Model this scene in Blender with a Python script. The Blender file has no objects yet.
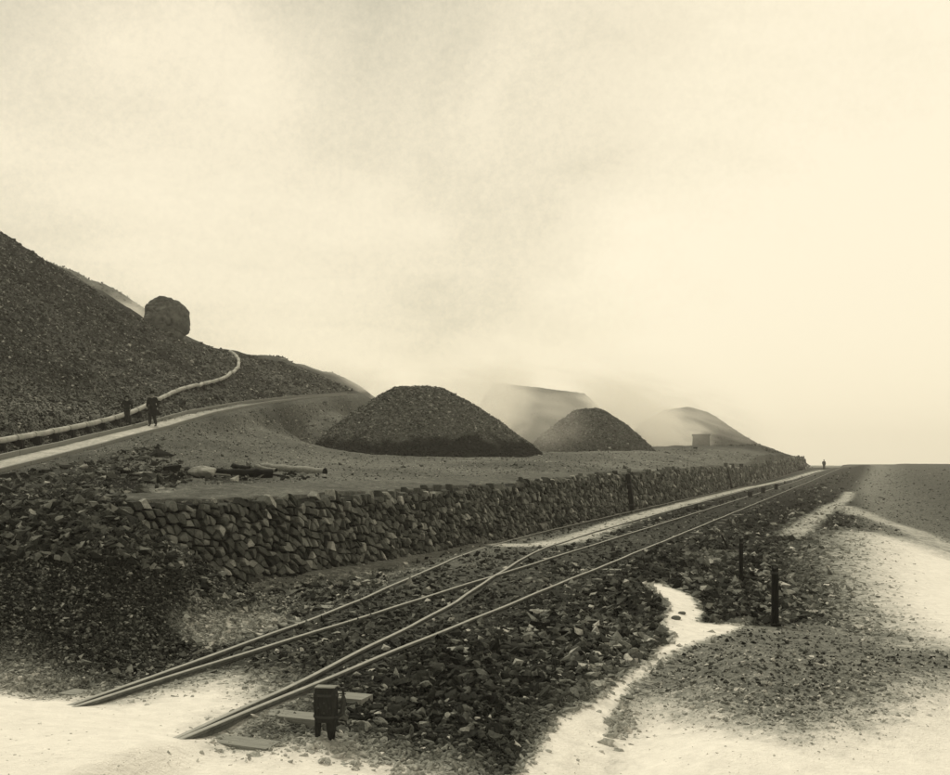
import bpy, bmesh, math, random
import numpy as np
from mathutils import Vector, Matrix, Euler

random.seed(7)
rng = np.random.default_rng(11)
scene = bpy.context.scene
COL = scene.collection
R = math.radians

# ------------------------------------------------------------------ camera
CAM_H, FPX, HOR = 2.3, 1000.0, 464.0          # eye height, focal length in photo pixels, horizon row
cam = bpy.data.cameras.new("camera")
cam.sensor_width = 36.0
cam.lens = FPX / 950.0 * 36.0
cam.shift_y = (HOR - 387.5) / 950.0
cam.clip_start = 0.1
cam.clip_end = 9000
camo = bpy.data.objects.new("camera", cam)
camo.location = (0, 0, CAM_H)
camo.rotation_euler = (R(90), 0, 0)
COL.objects.link(camo)
scene.camera = camo

# ------------------------------------------------------------------ sky and sun
SUN_EL, SUN_AZ = R(52), R(-38)                 # azimuth from +Y, negative = towards -X
world = bpy.data.worlds.new("World")
scene.world = world
world.use_nodes = True
wn, wl = world.node_tree.nodes, world.node_tree.links
wn.clear()
def WN(t, **k):
    n = wn.new(t)
    for a, b in k.items(): setattr(n, a, b)
    return n
wout = WN("ShaderNodeOutputWorld"); wbg = WN("ShaderNodeBackground")
wl.new(wbg.outputs[0], wout.inputs[0])
nish = WN("ShaderNodeTexSky", sky_type='NISHITA', sun_disc=False)
nish.sun_elevation = SUN_EL; nish.sun_rotation = SUN_AZ; nish.dust_density = 4.0
tc = WN("ShaderNodeTexCoord")
mp = WN("ShaderNodeMapping"); mp.inputs['Scale'].default_value = (1.0, 1.0, 1.9)
mp.inputs['Location'].default_value = (0.35, 0.1, 0.62)
wl.new(tc.outputs['Generated'], mp.inputs[0])
n1 = WN("ShaderNodeTexNoise"); n1.inputs['Scale'].default_value = 1.9; n1.inputs['Detail'].default_value = 5; n1.inputs['Roughness'].default_value = 0.5
n1.inputs['Distortion'].default_value = 0.35
wl.new(mp.outputs[0], n1.inputs[0])
n2 = WN("ShaderNodeTexNoise"); n2.inputs['Scale'].default_value = 150; n2.inputs['Detail'].default_value = 4; n2.inputs['Roughness'].default_value = 0.8
wl.new(tc.outputs['Generated'], n2.inputs[0])
sep = WN("ShaderNodeSeparateXYZ"); wl.new(tc.outputs['Generated'], sep.inputs[0])
def WM(op, a, b=None, clamp=False):
    m = WN("ShaderNodeMath", operation=op); m.use_clamp = clamp
    for i, v in enumerate((a, b)):
        if v is None: continue
        if isinstance(v, (int, float)): m.inputs[i].default_value = v
        else: wl.new(v, m.inputs[i])
    return m.outputs[0]
# the overcast is thicker overhead and to the left, thin and bright low on the right
up = WM('MULTIPLY', sep.outputs['Z'], 0.70)
lf = WM('MULTIPLY', sep.outputs['X'], -0.40)
cl = WM('ADD', WM('ADD', up, lf), WM('MULTIPLY', WM('SUBTRACT', n1.outputs[0], 0.5), 1.5))
cl = WM('ADD', cl, WM('MULTIPLY', WM('SUBTRACT', n2.outputs[0], 0.5), 0.24))
cr = WN("ShaderNodeValToRGB")
e = cr.color_ramp.elements
e[0].position = -0.0; e[0].color = (1.00, 0.892, 0.66, 1)
e[1].position = 0.50; e[1].color = (0.56, 0.51, 0.36, 1)
x = e.new(0.10); x.color = (0.955, 0.852, 0.622, 1)
x = e.new(0.25); x.color = (0.855, 0.76, 0.548, 1)
wl.new(cl, cr.inputs[0])
mixc = WN("ShaderNodeMix", data_type='RGBA'); mixc.inputs['Factor'].default_value = 0.012
wl.new(cr.outputs[0], mixc.inputs['A']); wl.new(nish.outputs[0], mixc.inputs['B'])
wl.new(mixc.outputs['Result'], wbg.inputs[0])
wbg.inputs[1].default_value = 1.0

sl = bpy.data.lights.new("sun", 'SUN'); sl.energy = 2.5; sl.angle = R(11); sl.color = (1.0, 0.93, 0.74)
so = bpy.data.objects.new("sun", sl)
sdir = Vector((math.sin(SUN_AZ) * math.cos(SUN_EL), math.cos(SUN_AZ) * math.cos(SUN_EL), math.sin(SUN_EL)))
so.rotation_euler = sdir.to_track_quat('Z', 'Y').to_euler()
so.location = (0, 0, 60)
COL.objects.link(so)
vs = scene.view_settings
vs.view_transform = 'Standard'; vs.look = 'None'; vs.exposure = 0.0; vs.gamma = 1.0; vs.use_curve_mapping = False
scene.cycles.volume_step_rate = 1.5
scene.cycles.max_bounces = 10
scene.cycles.volume_bounces = 8

# ------------------------------------------------------------------ helpers
def tag(o, label=None, cat=None, group=None, kind=None):
    if label: o['label'] = label
    if cat: o['category'] = cat
    if group: o['group'] = group
    if kind: o['kind'] = kind
    return o

def empty(name, loc, label, cat, group=None, rz=0.0):
    o = bpy.data.objects.new(name, None)
    o.location = loc; o.rotation_euler = (0, 0, rz); o.empty_display_size = 0.2
    COL.objects.link(o)
    return tag(o, label, cat, group)

def mesh_np(name, V, F, mat, parent=None, attrs=None, smooth=False, link=True):
    """V (n,3); F list of arrays (m,k) faces with k corners each, or one such array"""
    V = np.asarray(V, dtype=np.float64)
    if isinstance(F, np.ndarray): F = [F]
    me = bpy.data.meshes.new(name)
    nl = sum(f.size for f in F); nf = sum(len(f) for f in F)
    me.vertices.add(len(V)); me.vertices.foreach_set('co', V.astype(np.float32).ravel())
    me.loops.add(nl); me.polygons.add(nf)
    me.loops.foreach_set('vertex_index', np.concatenate([f.ravel() for f in F]).astype(np.int32))
    starts, s = [], 0
    for f in F:
        starts.append(s + np.arange(len(f)) * f.shape[1]); s += f.size
    me.polygons.foreach_set('loop_start', np.concatenate(starts).astype(np.int32))
    me.polygons.foreach_set('use_smooth', np.full(nf, bool(smooth)))
    me.update(calc_edges=True)
    me.validate()
    if attrs:
        for k, a in attrs.items():
            at = me.attributes.new(k, 'FLOAT', 'POINT'); at.data.foreach_set('value', np.asarray(a, dtype=np.float32))
    me.materials.append(mat)
    o = bpy.data.objects.new(name, me)
    if link: COL.objects.link(o)
    if parent: o.parent = parent
    return o

def poly_mesh(name, verts, faces, mat, parent=None, smooth=False, bevel=0.0):
    me = bpy.data.meshes.new(name); me.from_pydata([tuple(v) for v in verts], [], faces)
    me.validate(); me.update()
    if smooth:
        for p in me.polygons: p.use_smooth = True
    me.materials.append(mat)
    o = bpy.data.objects.new(name, me); COL.objects.link(o)
    if parent: o.parent = parent
    if bevel:
        b = o.modifiers.new('bevel', 'BEVEL'); b.width = bevel; b.segments = 2
    return o

def vhash(ix, iy, seed):
    h = (ix.astype(np.int64) * 374761393 + iy.astype(np.int64) * 668265263 + seed * 974711) & 0xffffffff
    h = ((h ^ (h >> 13)) * 1274126177) & 0xffffffff
    h = ((h ^ (h >> 16)) * 2246822519) & 0xffffffff
    return ((h ^ (h >> 15)) & 0xffffff) / float(0xffffff)
def vnoise(x, y, seed=0):
    ix, iy = np.floor(x), np.floor(y); fx, fy = x - ix, y - iy
    fx = fx * fx * (3 - 2 * fx); fy = fy * fy * (3 - 2 * fy)
    a, b = vhash(ix, iy, seed), vhash(ix + 1, iy, seed)
    c, d = vhash(ix, iy + 1, seed), vhash(ix + 1, iy + 1, seed)
    return (a + (b - a) * fx) * (1 - fy) + (c + (d - c) * fx) * fy
def fbm(x, y, octv=4, seed=0, rough=0.5):
    s, a, t = 0, 1.0, 0
    for i in range(octv):
        s = s + a * (vnoise(x * 2 ** i + 17.3 * i, y * 2 ** i - 9.1 * i, seed + i) - 0.5) * 2; t += a; a *= rough
    return s / t
def sstep(a, b, x):
    t = np.clip((x - a) / (b - a), 0, 1); return t * t * (3 - 2 * t)

# ------------------------------------------------------------------ materials
def nodes_of(name):
    m = bpy.data.materials.new(name); m.use_nodes = True
    nt = m.node_tree; bs = nt.nodes['Principled BSDF']
    bs.inputs['Roughness'].default_value = 0.95
    bs.inputs['Specular IOR Level'].default_value = 0.05
    return m, nt, nt.nodes, nt.links, bs
SEPIA_D, SEPIA_L = (0.92, 0.975, 0.90), (1.0, 0.975, 0.93)
def math_n(nt, op, a, b=None, clamp=False):
    m = nt.nodes.new('ShaderNodeMath'); m.operation = op; m.use_clamp = clamp
    for i, v in enumerate((a, b)):
        if v is None: continue
        if isinstance(v, (int, float)): m.inputs[i].default_value = v
        else: nt.links.new(v, m.inputs[i])
    return m.outputs[0]
def tint(nt, val):
    """grey value -> warm grey albedo"""
    c = nt.nodes.new('ShaderNodeCombineColor')
    mr = nt.nodes.new('ShaderNodeMapRange'); mr.inputs['From Max'].default_value = 0.6
    nt.links.new(val, mr.inputs[0])
    mix = nt.nodes.new('ShaderNodeMix'); mix.data_type = 'RGBA'
    mix.inputs['A'].default_value = (*SEPIA_D, 1); mix.inputs['B'].default_value = (*SEPIA_L, 1)
    nt.links.new(mr.outputs[0], mix.inputs['Factor'])
    mul = nt.nodes.new('ShaderNodeVectorMath'); mul.operation = 'SCALE'
    nt.links.new(mix.outputs['Result'], mul.inputs[0]); nt.links.new(val, mul.inputs['Scale'])
    return mul.outputs[0]
def noise(nt, scale, detail=4, rough=0.6, coord='Object', dist=0.0):
    t = nt.nodes.new('ShaderNodeTexCoord'); n = nt.nodes.new('ShaderNodeTexNoise')
    n.inputs['Scale'].default_value = scale; n.inputs['Detail'].default_value = detail
    n.inputs['Roughness'].default_value = rough; n.inputs['Distortion'].default_value = dist
    nt.links.new(t.outputs[coord], n.inputs[0]); return n.outputs[0]
def bump(nt, bs, h, strength, dist):
    b = nt.nodes.new('ShaderNodeBump'); b.inputs['Strength'].default_value = strength; b.inputs['Distance'].default_value = dist
    nt.links.new(h, b.inputs['Height']); nt.links.new(b.outputs[0], bs.inputs['Normal'])

def mat_ground(name='earth'):
    m, nt, N, L, bs = nodes_of(name)
    at = N.new('ShaderNodeAttribute'); at.attribute_name = 'tone'
    ad = N.new('ShaderNodeAttribute'); ad.attribute_name = 'dust_fade'
    a, b, c = noise(nt, 0.9, 6, 0.7), noise(nt, 5.5, 5, 0.75), noise(nt, 26, 3, 0.7)
    v = math_n(nt, 'ADD', math_n(nt, 'MULTIPLY', math_n(nt, 'SUBTRACT', a, 0.5), 1.5), math_n(nt, 'MULTIPLY', math_n(nt, 'SUBTRACT', b, 0.5), 3.6))
    v = math_n(nt, 'ADD', v, math_n(nt, 'MULTIPLY', math_n(nt, 'SUBTRACT', c, 0.5), 2.6))
    v = math_n(nt, 'POWER', 2.0, v)
    tone = math_n(nt, 'MULTIPLY', at.outputs['Fac'], v)
    tone = math_n(nt, 'MINIMUM', tone, 0.6)
    # dusty paths and painted vignette fade, patchy, the rim broken up by noise
    n3 = math_n(nt, 'ADD', math_n(nt, 'MULTIPLY', math_n(nt, 'SUBTRACT', a, 0.5), 0.5), math_n(nt, 'MULTIPLY', math_n(nt, 'SUBTRACT', b, 0.5), 0.9))
    d = math_n(nt, 'ADD', ad.outputs['Fac'], math_n(nt, 'MULTIPLY', n3, math_n(nt, 'MULTIPLY', math_n(nt, 'SUBTRACT', 1.15, ad.outputs['Fac']), 1.0)))
    mr = N.new('ShaderNodeMapRange'); mr.interpolation_type = 'SMOOTHSTEP'
    mr.inputs['From Min'].default_value = 0.12; mr.inputs['From Max'].default_value = 0.88
    L.new(d, mr.inputs[0])
    pale = math_n(nt, 'ADD', 0.71, math_n(nt, 'MULTIPLY', math_n(nt, 'SUBTRACT', b, 0.5), 0.34))
    mix = N.new('ShaderNodeMix'); mix.data_type = 'FLOAT'
    L.new(mr.outputs[0], mix.inputs['Factor']); L.new(tone, mix.inputs['A']); L.new(pale, mix.inputs['B'])
    L.new(tint(nt, mix.outputs['Result']), bs.inputs['Base Color'])
    h = math_n(nt, 'MULTIPLY', math_n(nt, 'ADD', b, math_n(nt, 'MULTIPLY', c, 0.5)), math_n(nt, 'SUBTRACT', 1.3, mr.outputs[0]))
    bump(nt, bs, h, 0.8, 0.12)
    return m
def mat_attr_rock(name, gain=1.0, nscale=9.0, contrast=1.5, bstr=0.5):
    m, nt, N, L, bs = nodes_of(name)
    at = N.new('ShaderNodeAttribute'); at.attribute_name = 'tone'
    a, b = noise(nt, nscale, 4, 0.7), noise(nt, nscale * 5, 3, 0.7)
    v = math_n(nt, 'ADD', math_n(nt, 'MULTIPLY', math_n(nt, 'SUBTRACT', a, 0.5), contrast), math_n(nt, 'MULTIPLY', math_n(nt, 'SUBTRACT', b, 0.5), contrast))
    v = math_n(nt, 'POWER', 2.0, v)
    t = math_n(nt, 'MULTIPLY', math_n(nt, 'MULTIPLY', at.outputs['Fac'], gain), v)
    L.new(tint(nt, t), bs.inputs['Base Color'])
    bump(nt, bs, b, bstr, 0.02)
    return m
def mat_plain(name, val, nscale=8.0, contrast=1.0, rough=0.9, stretch=None, bstr=0.4, spec=0.15):
    m, nt, N, L, bs = nodes_of(name)
    bs.inputs['Roughness'].default_value = rough; bs.inputs['Specular IOR Level'].default_value = spec
    t = N.new('ShaderNodeTexCoord'); mpn = N.new('ShaderNodeMapping')
    if stretch: mpn.inputs['Scale'].default_value = stretch
    L.new(t.outputs['Object'], mpn.inputs[0])
    n = N.new('ShaderNodeTexNoise'); n.inputs['Scale'].default_value = nscale; n.inputs['Detail'].default_value = 5; n.inputs['Roughness'].default_value = 0.7
    L.new(mpn.outputs[0], n.inputs[0])
    v = math_n(nt, 'POWER', 2.0, math_n(nt, 'MULTIPLY', math_n(nt, 'SUBTRACT', n.outputs[0], 0.5), contrast * 2))
    L.new(tint(nt, math_n(nt, 'MULTIPLY', v, val)), bs.inputs['Base Color'])
    bump(nt, bs, n.outputs[0], bstr, 0.02)
    return m

M_EARTH = mat_ground()
M_ROCK = mat_attr_rock('broken_rock', 1.0, 9.0, 2.2)
M_HEAP = mat_attr_rock('burnt_ore', 1.0, 1.3, 2.2, 0.8)
M_RAIL = mat_plain('worn_rail_steel', 0.27, 5.0, 0.8, 0.6, spec=0.35)
M_RUST = mat_plain('rusty_rail_web', 0.10, 7.0, 1.6, 0.9)
M_SLEEPER = mat_plain('weathered_sleeper', 0.22, 9.0, 1.4, 0.95, (1, 8, 8))
M_TIMBER_D = mat_plain('tarred_timber', 0.006, 9.0, 0.8, 0.9, (6, 6, 1))
M_BOX = mat_plain('weathered_dark_board', 0.020, 14.0, 2.0, 0.85, (5, 5, 1), spec=0.2)
M_TIMBER_P = mat_plain('bleached_timber', 0.22, 5.0, 1.8, 0.9, (1, 7, 7))
M_TIMBER_M = mat_plain('grey_timber', 0.20, 5.0, 1.2, 0.9, (1, 7, 7))
M_PIPE = mat_plain('pale_pipe', 0.34, 2.0, 1.2, 0.85)
M_BOULDER = mat_plain('boulder_stone', 0.10, 0.9, 2.6, 0.95, bstr=0.8)
M_PALE_STONE = mat_plain('pale_stone', 0.24, 4.0, 1.6, 0.95)
M_COAT = mat_plain('black_wool', 0.014, 9, 1.6, 1.0, spec=0.05)
M_TROUSERS = mat_plain('dark_cloth', 0.024, 9, 1.2, 1.0, spec=0.05)
M_SKIN = mat_plain('weathered_skin', 0.22, 12, 0.3, 0.7)
M_HAT = mat_plain('black_felt', 0.008, 20, 0.4, 1.0, spec=0.05)
M_IRON = mat_plain('rusty_iron', 0.03, 14, 1.0, 0.7, spec=0.3)
M_BACKING = mat_plain('dark_earth_fill', 0.010, 6, 1.5, 1.0)
M_HUT = mat_plain('hut_masonry', 0.13, 1.5, 1.0, 1.0)

# ------------------------------------------------------------------ the lie of the land
DX = 0.377                                    # the line runs towards X/Y = 0.377
def zt(Y):   return 1.5 * sstep(105, 205, Y) - 4.0 * sstep(225, 420, Y)    # the line climbs to a crest, then drops away
def bend(Y): return 3.6 * sstep(100, 215, Y)
T0 = 6.53
def tcoord(X, Y): return X - DX * Y - bend(Y) + T0        # metres to the right of the straight line's centre
_ky = np.array([-20, 2, 8.4, 10.6, 14.5, 16.9, 20.5, 24.5, 28, 35, 46, 58, 96, 150, 215, 400])
_kc = np.array([2.80, 2.82, 2.86, 2.92, 3.12, 3.27, 3.56, 3.88, 4.08, 4.22, 4.30, 4.36, 4.47, 4.52, 4.55, 4.55])
def alpha_x(Y): return DX * Y + bend(Y) - 2.3 * np.interp(Y, _ky, _kc)

WALL = np.array([(-26, 9.0), (-12.5, 14.4), (-9.0, 16.0), (-6.6, 17.2), (-4.95, 19.0), (-3.4, 21.6), (-1.75, 25.2), (-0.1, 30.0), (3.4, 39.6), (7.6, 51), (16.9, 76),
                 (25.7, 100), (33.6, 120), (46.6, 152), (62.5, 192), (66.5, 200)], float)
_seg = np.diff(WALL, axis=0); _len = np.hypot(_seg[:, 0], _seg[:, 1]); _cum = np.concatenate([[0], np.cumsum(_len)])
def wall_dist(X, Y):
    """signed distance to the wall's face, positive behind it"""
    X = np.asarray(X, float); Y = np.asarray(Y, float)
    best = np.full(X.shape, 1e9); sg = np.ones(X.shape)
    for i in range(len(_seg)):
        ax, ay = WALL[i]; dx, dy = _seg[i]; L2 = _len[i] ** 2
        t = ((X - ax) * dx + (Y - ay) * dy) / L2
        if i == 0: tt = np.minimum(t, 1)
        elif i == len(_seg) - 1: tt = np.maximum(t, 0)
        else: tt = np.clip(t, 0, 1)
        if i == 0: tt = np.minimum(t, 1)
        px, py = ax + dx * tt, ay + dy * tt
        d = np.hypot(X - px, Y - py)
        cr = dx * (Y - ay) - dy * (X - ax)
        m = d < best
        best = np.where(m, d, best); sg = np.where(m, np.sign(cr), sg)
    return best * sg
def wall_top(Y): return 1.56 + 0.22 * sstep(26, 50, Y) + 0.003 * np.clip(Y - 40, 0, 200) + np.maximum(zt(np.minimum(Y, 205)), 0)

# heights behind the wall, from points (photo column, photo row, distance)
_cp = [(0,466,32),(75,447,40),(150,427.5,50),(200,414,58),(250,404,70),(300,398,86),(355,394,108),
       (-20,470,31),(85,450,39.5),(160,431,49),(208,418,57),(256,408,69),(304,402,85),
       (0,228,80),(65,270,85),(98,291,88),(130,312,92),(190,340,100),(240,353,108),(270,358,112),(300,366,118),(320,371,121),(340,377,125),(352,385,128),(357,391,130),
       (0,340,55),(0,400,42),(0,430,36),(100,360,68),(150,370,75),(60,400,52),(110,405,54),(200,375,82),(250,376,95),(300,382,105),
       (-200,120,75),(-200,300,50),(-200,452,28),(-400,400,26),(-450,0,70),(-120,180,78),
       (0,482,25),(60,468,30),(120,446,39),(180,441,43),(100,474,27),(150,476,27),
       (230,478,30),(418,472,38),(330,464,48),(560,463,52),(480,470,40),(250,445,50),(330,451,66),(262,430,60),(220,427,57),(312,424,78),(345,420,92),(352,404,104),(290,440,66),
       (310,455,74),(418,457,66),(540,452,78),(600,453,92),(655,451,108),(700,448,135),(690,456,102),(640,460,80),(735,456,128),(758,447,152),(783,453.5,176),(796,458,188),
       (418,450,95),(450,452,120),(500,452,110),(560,452,120),(620,450,140),(520,452,160),(400,450,150),(700,450,180),(600,450,200),(500,450,220)]
_pts = []
for px, py, Y in _cp: _pts.append(((px - 475) * Y / FPX, Y, CAM_H + (HOR - py) * Y / FPX))
for i, (wx, wy) in enumerate(WALL):
    if 1 <= i: _pts.append((wx, wy, float(wall_top(np.array(wy)))))
_pts += [(-60, 130, 12), (-45, 140, 9), (-28, 150, 6), (-10, 170, 4), (-90, 110, 18), (-14, 145, 5), (-26, 128, 10.5), (-6, 135, 4.2), (64, 208, 3.2), (56, 215, 3.5)]
_P = np.array(_pts)
def _uv(X, Y):
    Yc = np.maximum(Y + 12.0, 4.0)
    return np.stack([X / Yc * 3.4, np.log(Yc) * 3.0], -1)
_U = _uv(_P[:, 0], _P[:, 1])
_D = np.linalg.norm(_U[:, None] - _U[None], axis=-1)
_n = len(_P)
_A = np.zeros((_n + 3, _n + 3)); _A[:_n, :_n] = _D + np.eye(_n) * 0.004
_A[:_n, _n] = 1; _A[:_n, _n + 1:] = _U; _A[_n, :_n] = 1; _A[_n + 1:, :_n] = _U.T
_W = np.linalg.solve(_A, np.concatenate([_P[:, 2], [0, 0, 0]]))
def h_back(X, Y):
    U = _uv(X, Y); out = np.empty(X.size); Uf = U.reshape(-1, 2)
    for s in range(0, len(Uf), 40000):
        q = Uf[s:s + 40000]
        out[s:s + 40000] = np.linalg.norm(q[:, None] - _U[None], axis=-1) @ _W[:_n] + _W[_n] + q @ _W[_n + 1:]
    out = out.reshape(X.shape)
    far = sstep(200, 330, Y)
    return np.clip(out, -1, 45) * (1 - far) + far * 0.5

def seg_d(X, Y, a, b):
    dx, dy = b[0] - a[0], b[1] - a[1]; t = np.clip(((X - a[0]) * dx + (Y - a[1]) * dy) / (dx * dx + dy * dy), 0, 1)
    return np.hypot(X - a[0] - t * dx, Y - a[1] - t * dy)

def h_front(X, Y, d):
    t = tcoord(X, Y)
    z = zt(Y) - 0.13
    ax_ = alpha_x(Y)
    z = z + 0.078 * np.maximum(sstep(1.7, 1.0, np.abs(t)), sstep(1.7, 1.0, np.abs(X - ax_))) * (1 - 0.9 * sstep(9.5, 8.5, Y))
    z = z + 0.10 * sstep(-4.6, -5.6, t) * 0
    # embankment falls away to the right, a low valley, then the plateau
    fall = -0.32 * sstep(1.6, 5.5, t) - 0.95 * sstep(6.0, 13.5, t) * sstep(16, 26, Y)
    z = z + fall * (1 - sstep(110, 190, Y))
    # rounded bank in the right foreground with the dusty gully before it
    z = z + 0.42 * np.exp(-(((X - 3.6) / 2.3) ** 2 + ((Y - 11.6) / 1.9) ** 2))
    z = z - 0.16 * np.exp(-(seg_d(X, Y, (0.6, 7.5), (2.6, 13.0)) / 0.55) ** 2)
    # plateau on the right
    pl = sstep(38, 60, Y) * sstep(6.5, 15.0, t)
    z = z * (1 - pl) + pl * (-1.15 + 3.42 * sstep(38, 235, Y) ** 0.9 + 0.30 * fbm(X * 0.03, Y * 0.03, 3, 21) * sstep(80, 160, Y))
    pl2 = sstep(225, 300, Y); z = z * (1 - pl2) + pl2 * np.where(t > 0, 2.0, 0.5)
    # drift shaped to bury the near left rails where the vignette fade begins
    z = z + 0.24 * sstep(9.5, 8.1, Y + 0.5 * np.clip(t, -3, 3)) * sstep(1.35, 0.95, t)
    z = z + 0.75 * np.exp(-(((t - 6.0) / 2.6) ** 2)) * sstep(150, 190, Y) * (1 - sstep(200, 230, Y))
    # apron of spilled fill along the foot of the wall
    ap = 0.12 * np.exp(-np.clip(-d, 0, 9) / 0.9) * sstep(34, 24, Y)
    z = z + ap
    # collapsed, stony bank at the left end of the wall
    k = sstep(-6.5, -8.4, X)
    bank = 1.95 + np.minimum(d, 0) * 0.42
    z = z + k * np.maximum(bank - z, 0)
    # dump of fine dark waste
    dd = seg_d(X, Y, (-16.0, 12.4), (-5.0, 14.3))
    dump = 1.66 * (1 - dd / 3.6) * (1 + 0.10 * fbm(X * 0.8, Y * 0.8, 3, 5))
    lim = sstep(0.55, 2.6, alpha_x(Y) - 0.8 - X)
    dump = np.maximum(dump, -0.2) * lim
    z = np.maximum(z, np.where(dump > 0, z * 0.0 - 0.13 + dump + 0.10, -9))
    return z

PATHC = [(-15.0, 27, 1.75), (-15.2, 32, 2.24), (-16.0, 40, 2.98), (-16.25, 50, 4.1), (-15.95, 58, 5.2), (-15.75, 70, 6.5), (-15.0, 86, 8.0), (-13.0, 108, 9.86)]
NR, NC = 760, 640
_rows = np.exp(np.linspace(math.log(4.0), math.log(1100.0), NR)) - 12.0
_us = np.linspace(-1.25, 1.25, NC)
def H_exact(X, Y):
    d = wall_dist(X, Y)
    zf, zb = h_front(X, Y, d), h_back(X, Y)
    behind = (d > 0.30 + 0.004 * np.clip(Y - 20, 0, 300))
    # past the end of the wall the two merge
    endm = sstep(186, 206, Y)
    zb = zb * (1 - endm) + np.maximum(zf, zb - (Y - 196) * 0.1) * endm
    z = np.where(behind, zb, zf)
    t = tcoord(X, Y); ax = alpha_x(Y)
    nearline = np.exp(-(np.maximum(np.abs(t) - 1.2, 0) / 0.5) ** 2)
    nearline = np.maximum(nearline, np.exp(-(np.maximum(np.abs(X - ax) - 1.2, 0) / 0.5) ** 2)) * (~behind)
    rough = 0.05 * fbm(X * 2.4, Y * 2.4, 3, 31) + 0.12 * fbm(X * 0.35, Y * 0.35, 3, 77)
    hillside = behind * sstep(2.8, 6.0, zb)
    rough = rough * (1 - 0.85 * nearline) + hillside * (0.30 * fbm(X * 0.5, Y * 0.5, 4, 91) + 0.5 * fbm(X * 0.13, Y * 0.13, 3, 13))
    if 'PATHC' in globals():
        dp = np.full(X.shape, 1e9); zp = np.zeros(X.shape)
        for a, b in zip(PATHC[:-1], PATHC[1:]):
            dx, dy = b[0] - a[0], b[1] - a[1]; tt = np.clip(((X - a[0]) * dx + (Y - a[1]) * dy) / (dx * dx + dy * dy), 0, 1)
            q = np.hypot(X - a[0] - tt * dx, Y - a[1] - tt * dy); m = q < dp
            dp = np.where(m, q, dp); zp = np.where(m, a[2] + tt * (b[2] - a[2]), zp)
        w_ = sstep(2.2, 0.9, dp)
        return (z + rough * (1 - 0.7 * sstep(150, 400, Y))) * (1 - w_) + zp * w_
    return z + rough * (1 - 0.7 * sstep(150, 400, Y))
GX = _us[None, :] * (_rows[:, None] + 12.0); GY = np.repeat(_rows[:, None], NC, 1)
GZ = H_exact(GX, GY)
def Hq(X, Y):
    X = np.asarray(X, float); Y = np.asarray(Y, float)
    r = (np.log(np.maximum(Y + 12.0, 4.001)) - math.log(4.0)) / (math.log(1100.0) - math.log(4.0)) * (NR - 1)
    c = (X / (Y + 12.0) + 1.25) / 2.5 * (NC - 1)
    r = np.clip(r, 0, NR - 1.001); c = np.clip(c, 0, NC - 1.001)
    i, j = r.astype(int), c.astype(int); fr, fc = r - i, c - j
    return (GZ[i, j] * (1 - fc) + GZ[i, j + 1] * fc) * (1 - fr) + (GZ[i + 1, j] * (1 - fc) + GZ[i + 1, j + 1] * fc) * fr
_march = np.exp(np.linspace(math.log(4.5), math.log(900), 420))
def hit(px, py):
    """first point of the land on the sight line of a photo point"""
    px = np.atleast_1d(np.asarray(px, float)); py = np.atleast_1d(np.asarray(py, float))
    u = (px - 475) / FPX; w = (HOR - py) / FPX
    lo = np.full(px.shape, _march[0]); hi = np.full(px.shape, _march[-1]); found = np.zeros(px.shape, bool)
    prev = _march[0]
    for Yk in _march[1:]:
        below = (CAM_H + w * Yk) < Hq(u * Yk, np.full(px.shape, Yk))
        new = below & ~found
        lo[new] = prev; hi[new] = Yk; found |= below; prev = Yk
    for _ in range(9):
        mid = (lo + hi) / 2
        b = (CAM_H + w * mid) < Hq(u * mid, mid)
        hi = np.where(b, mid, hi); lo = np.where(b, lo, mid)
    Y = (lo + hi) / 2
    return np.stack([u * Y, Y, Hq(u * Y, Y)], -1), found
def at(px, py):
    p, _ = hit(px, py); return Vector(p[0])

# ------------------------------------------------------------------ dusty paths, painted vignette fade and tone of the ground
def world_poly(pts):
    p, _ = hit([a for a, b in pts], [b for a, b in pts]); return p[:, :2]
def poly_sd(X, Y, P):
    inside = np.zeros(X.shape, bool); best = np.full(X.shape, 1e9); n = len(P)
    for i in range(n):
        a, b = P[i], P[(i + 1) % n]
        best = np.minimum(best, seg_d(X, Y, a, b))
        c = ((a[1] > Y) != (b[1] > Y)) & (X < (b[0] - a[0]) * (Y - a[1]) / (b[1] - a[1] + 1e-12) + a[0])
        inside ^= c
    return np.where(inside, best, -best)
def line_d(X, Y, P):
    best = np.full(X.shape, 1e9)
    for i in range(len(P) - 1): best = np.minimum(best, seg_d(X, Y, P[i], P[i + 1]))
    return best
NEAR = [(-400, 900), (1400, 900), (1400, 4000), (-400, 4000)]
dust_fade_polys = [  # (photo outline on the ground, feather in metres per metre of distance)
    ([(-500, 700), (0, 690), (60, 698), (110, 704), (170, 692), (225, 680), (255, 700), (200, 738), (240, 752), (330, 748), (370, 762), (430, 778), (470, 790), (520, 900), (520, 1600), (-500, 1600)], 0.11),  # vignette fade put into the ground colour, lower left
    ([(500, 790), (520, 768), (556, 716), (595, 698), (650, 660), (664, 648), (700, 638), (718, 631), (745, 621), (735, 628), (690, 645), (656, 666), (630, 692), (612, 722), (620, 900), (500, 900)], 0.014),
    ([(600, 738), (650, 712), (720, 726), (800, 742), (870, 728), (930, 700), (1000, 685), (1400, 690), (1400, 1500), (560, 1500)], 0.11),  # vignette fade again, painted pale along the lower right
    ([(645, 582), (662, 583), (692, 596), (703, 612), (698, 622), (720, 624), (746, 621), (735, 630), (700, 642), (664, 658), (640, 664), (672, 640), (662, 626), (668, 604)], 0.008),
    ([(880, 536), (915, 546), (960, 562), (1300, 575), (1300, 660), (960, 645), (915, 628), (885, 595), (876, 560)], 0.13),  # right-hand part of the fade, also painted on the ground
]
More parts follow.
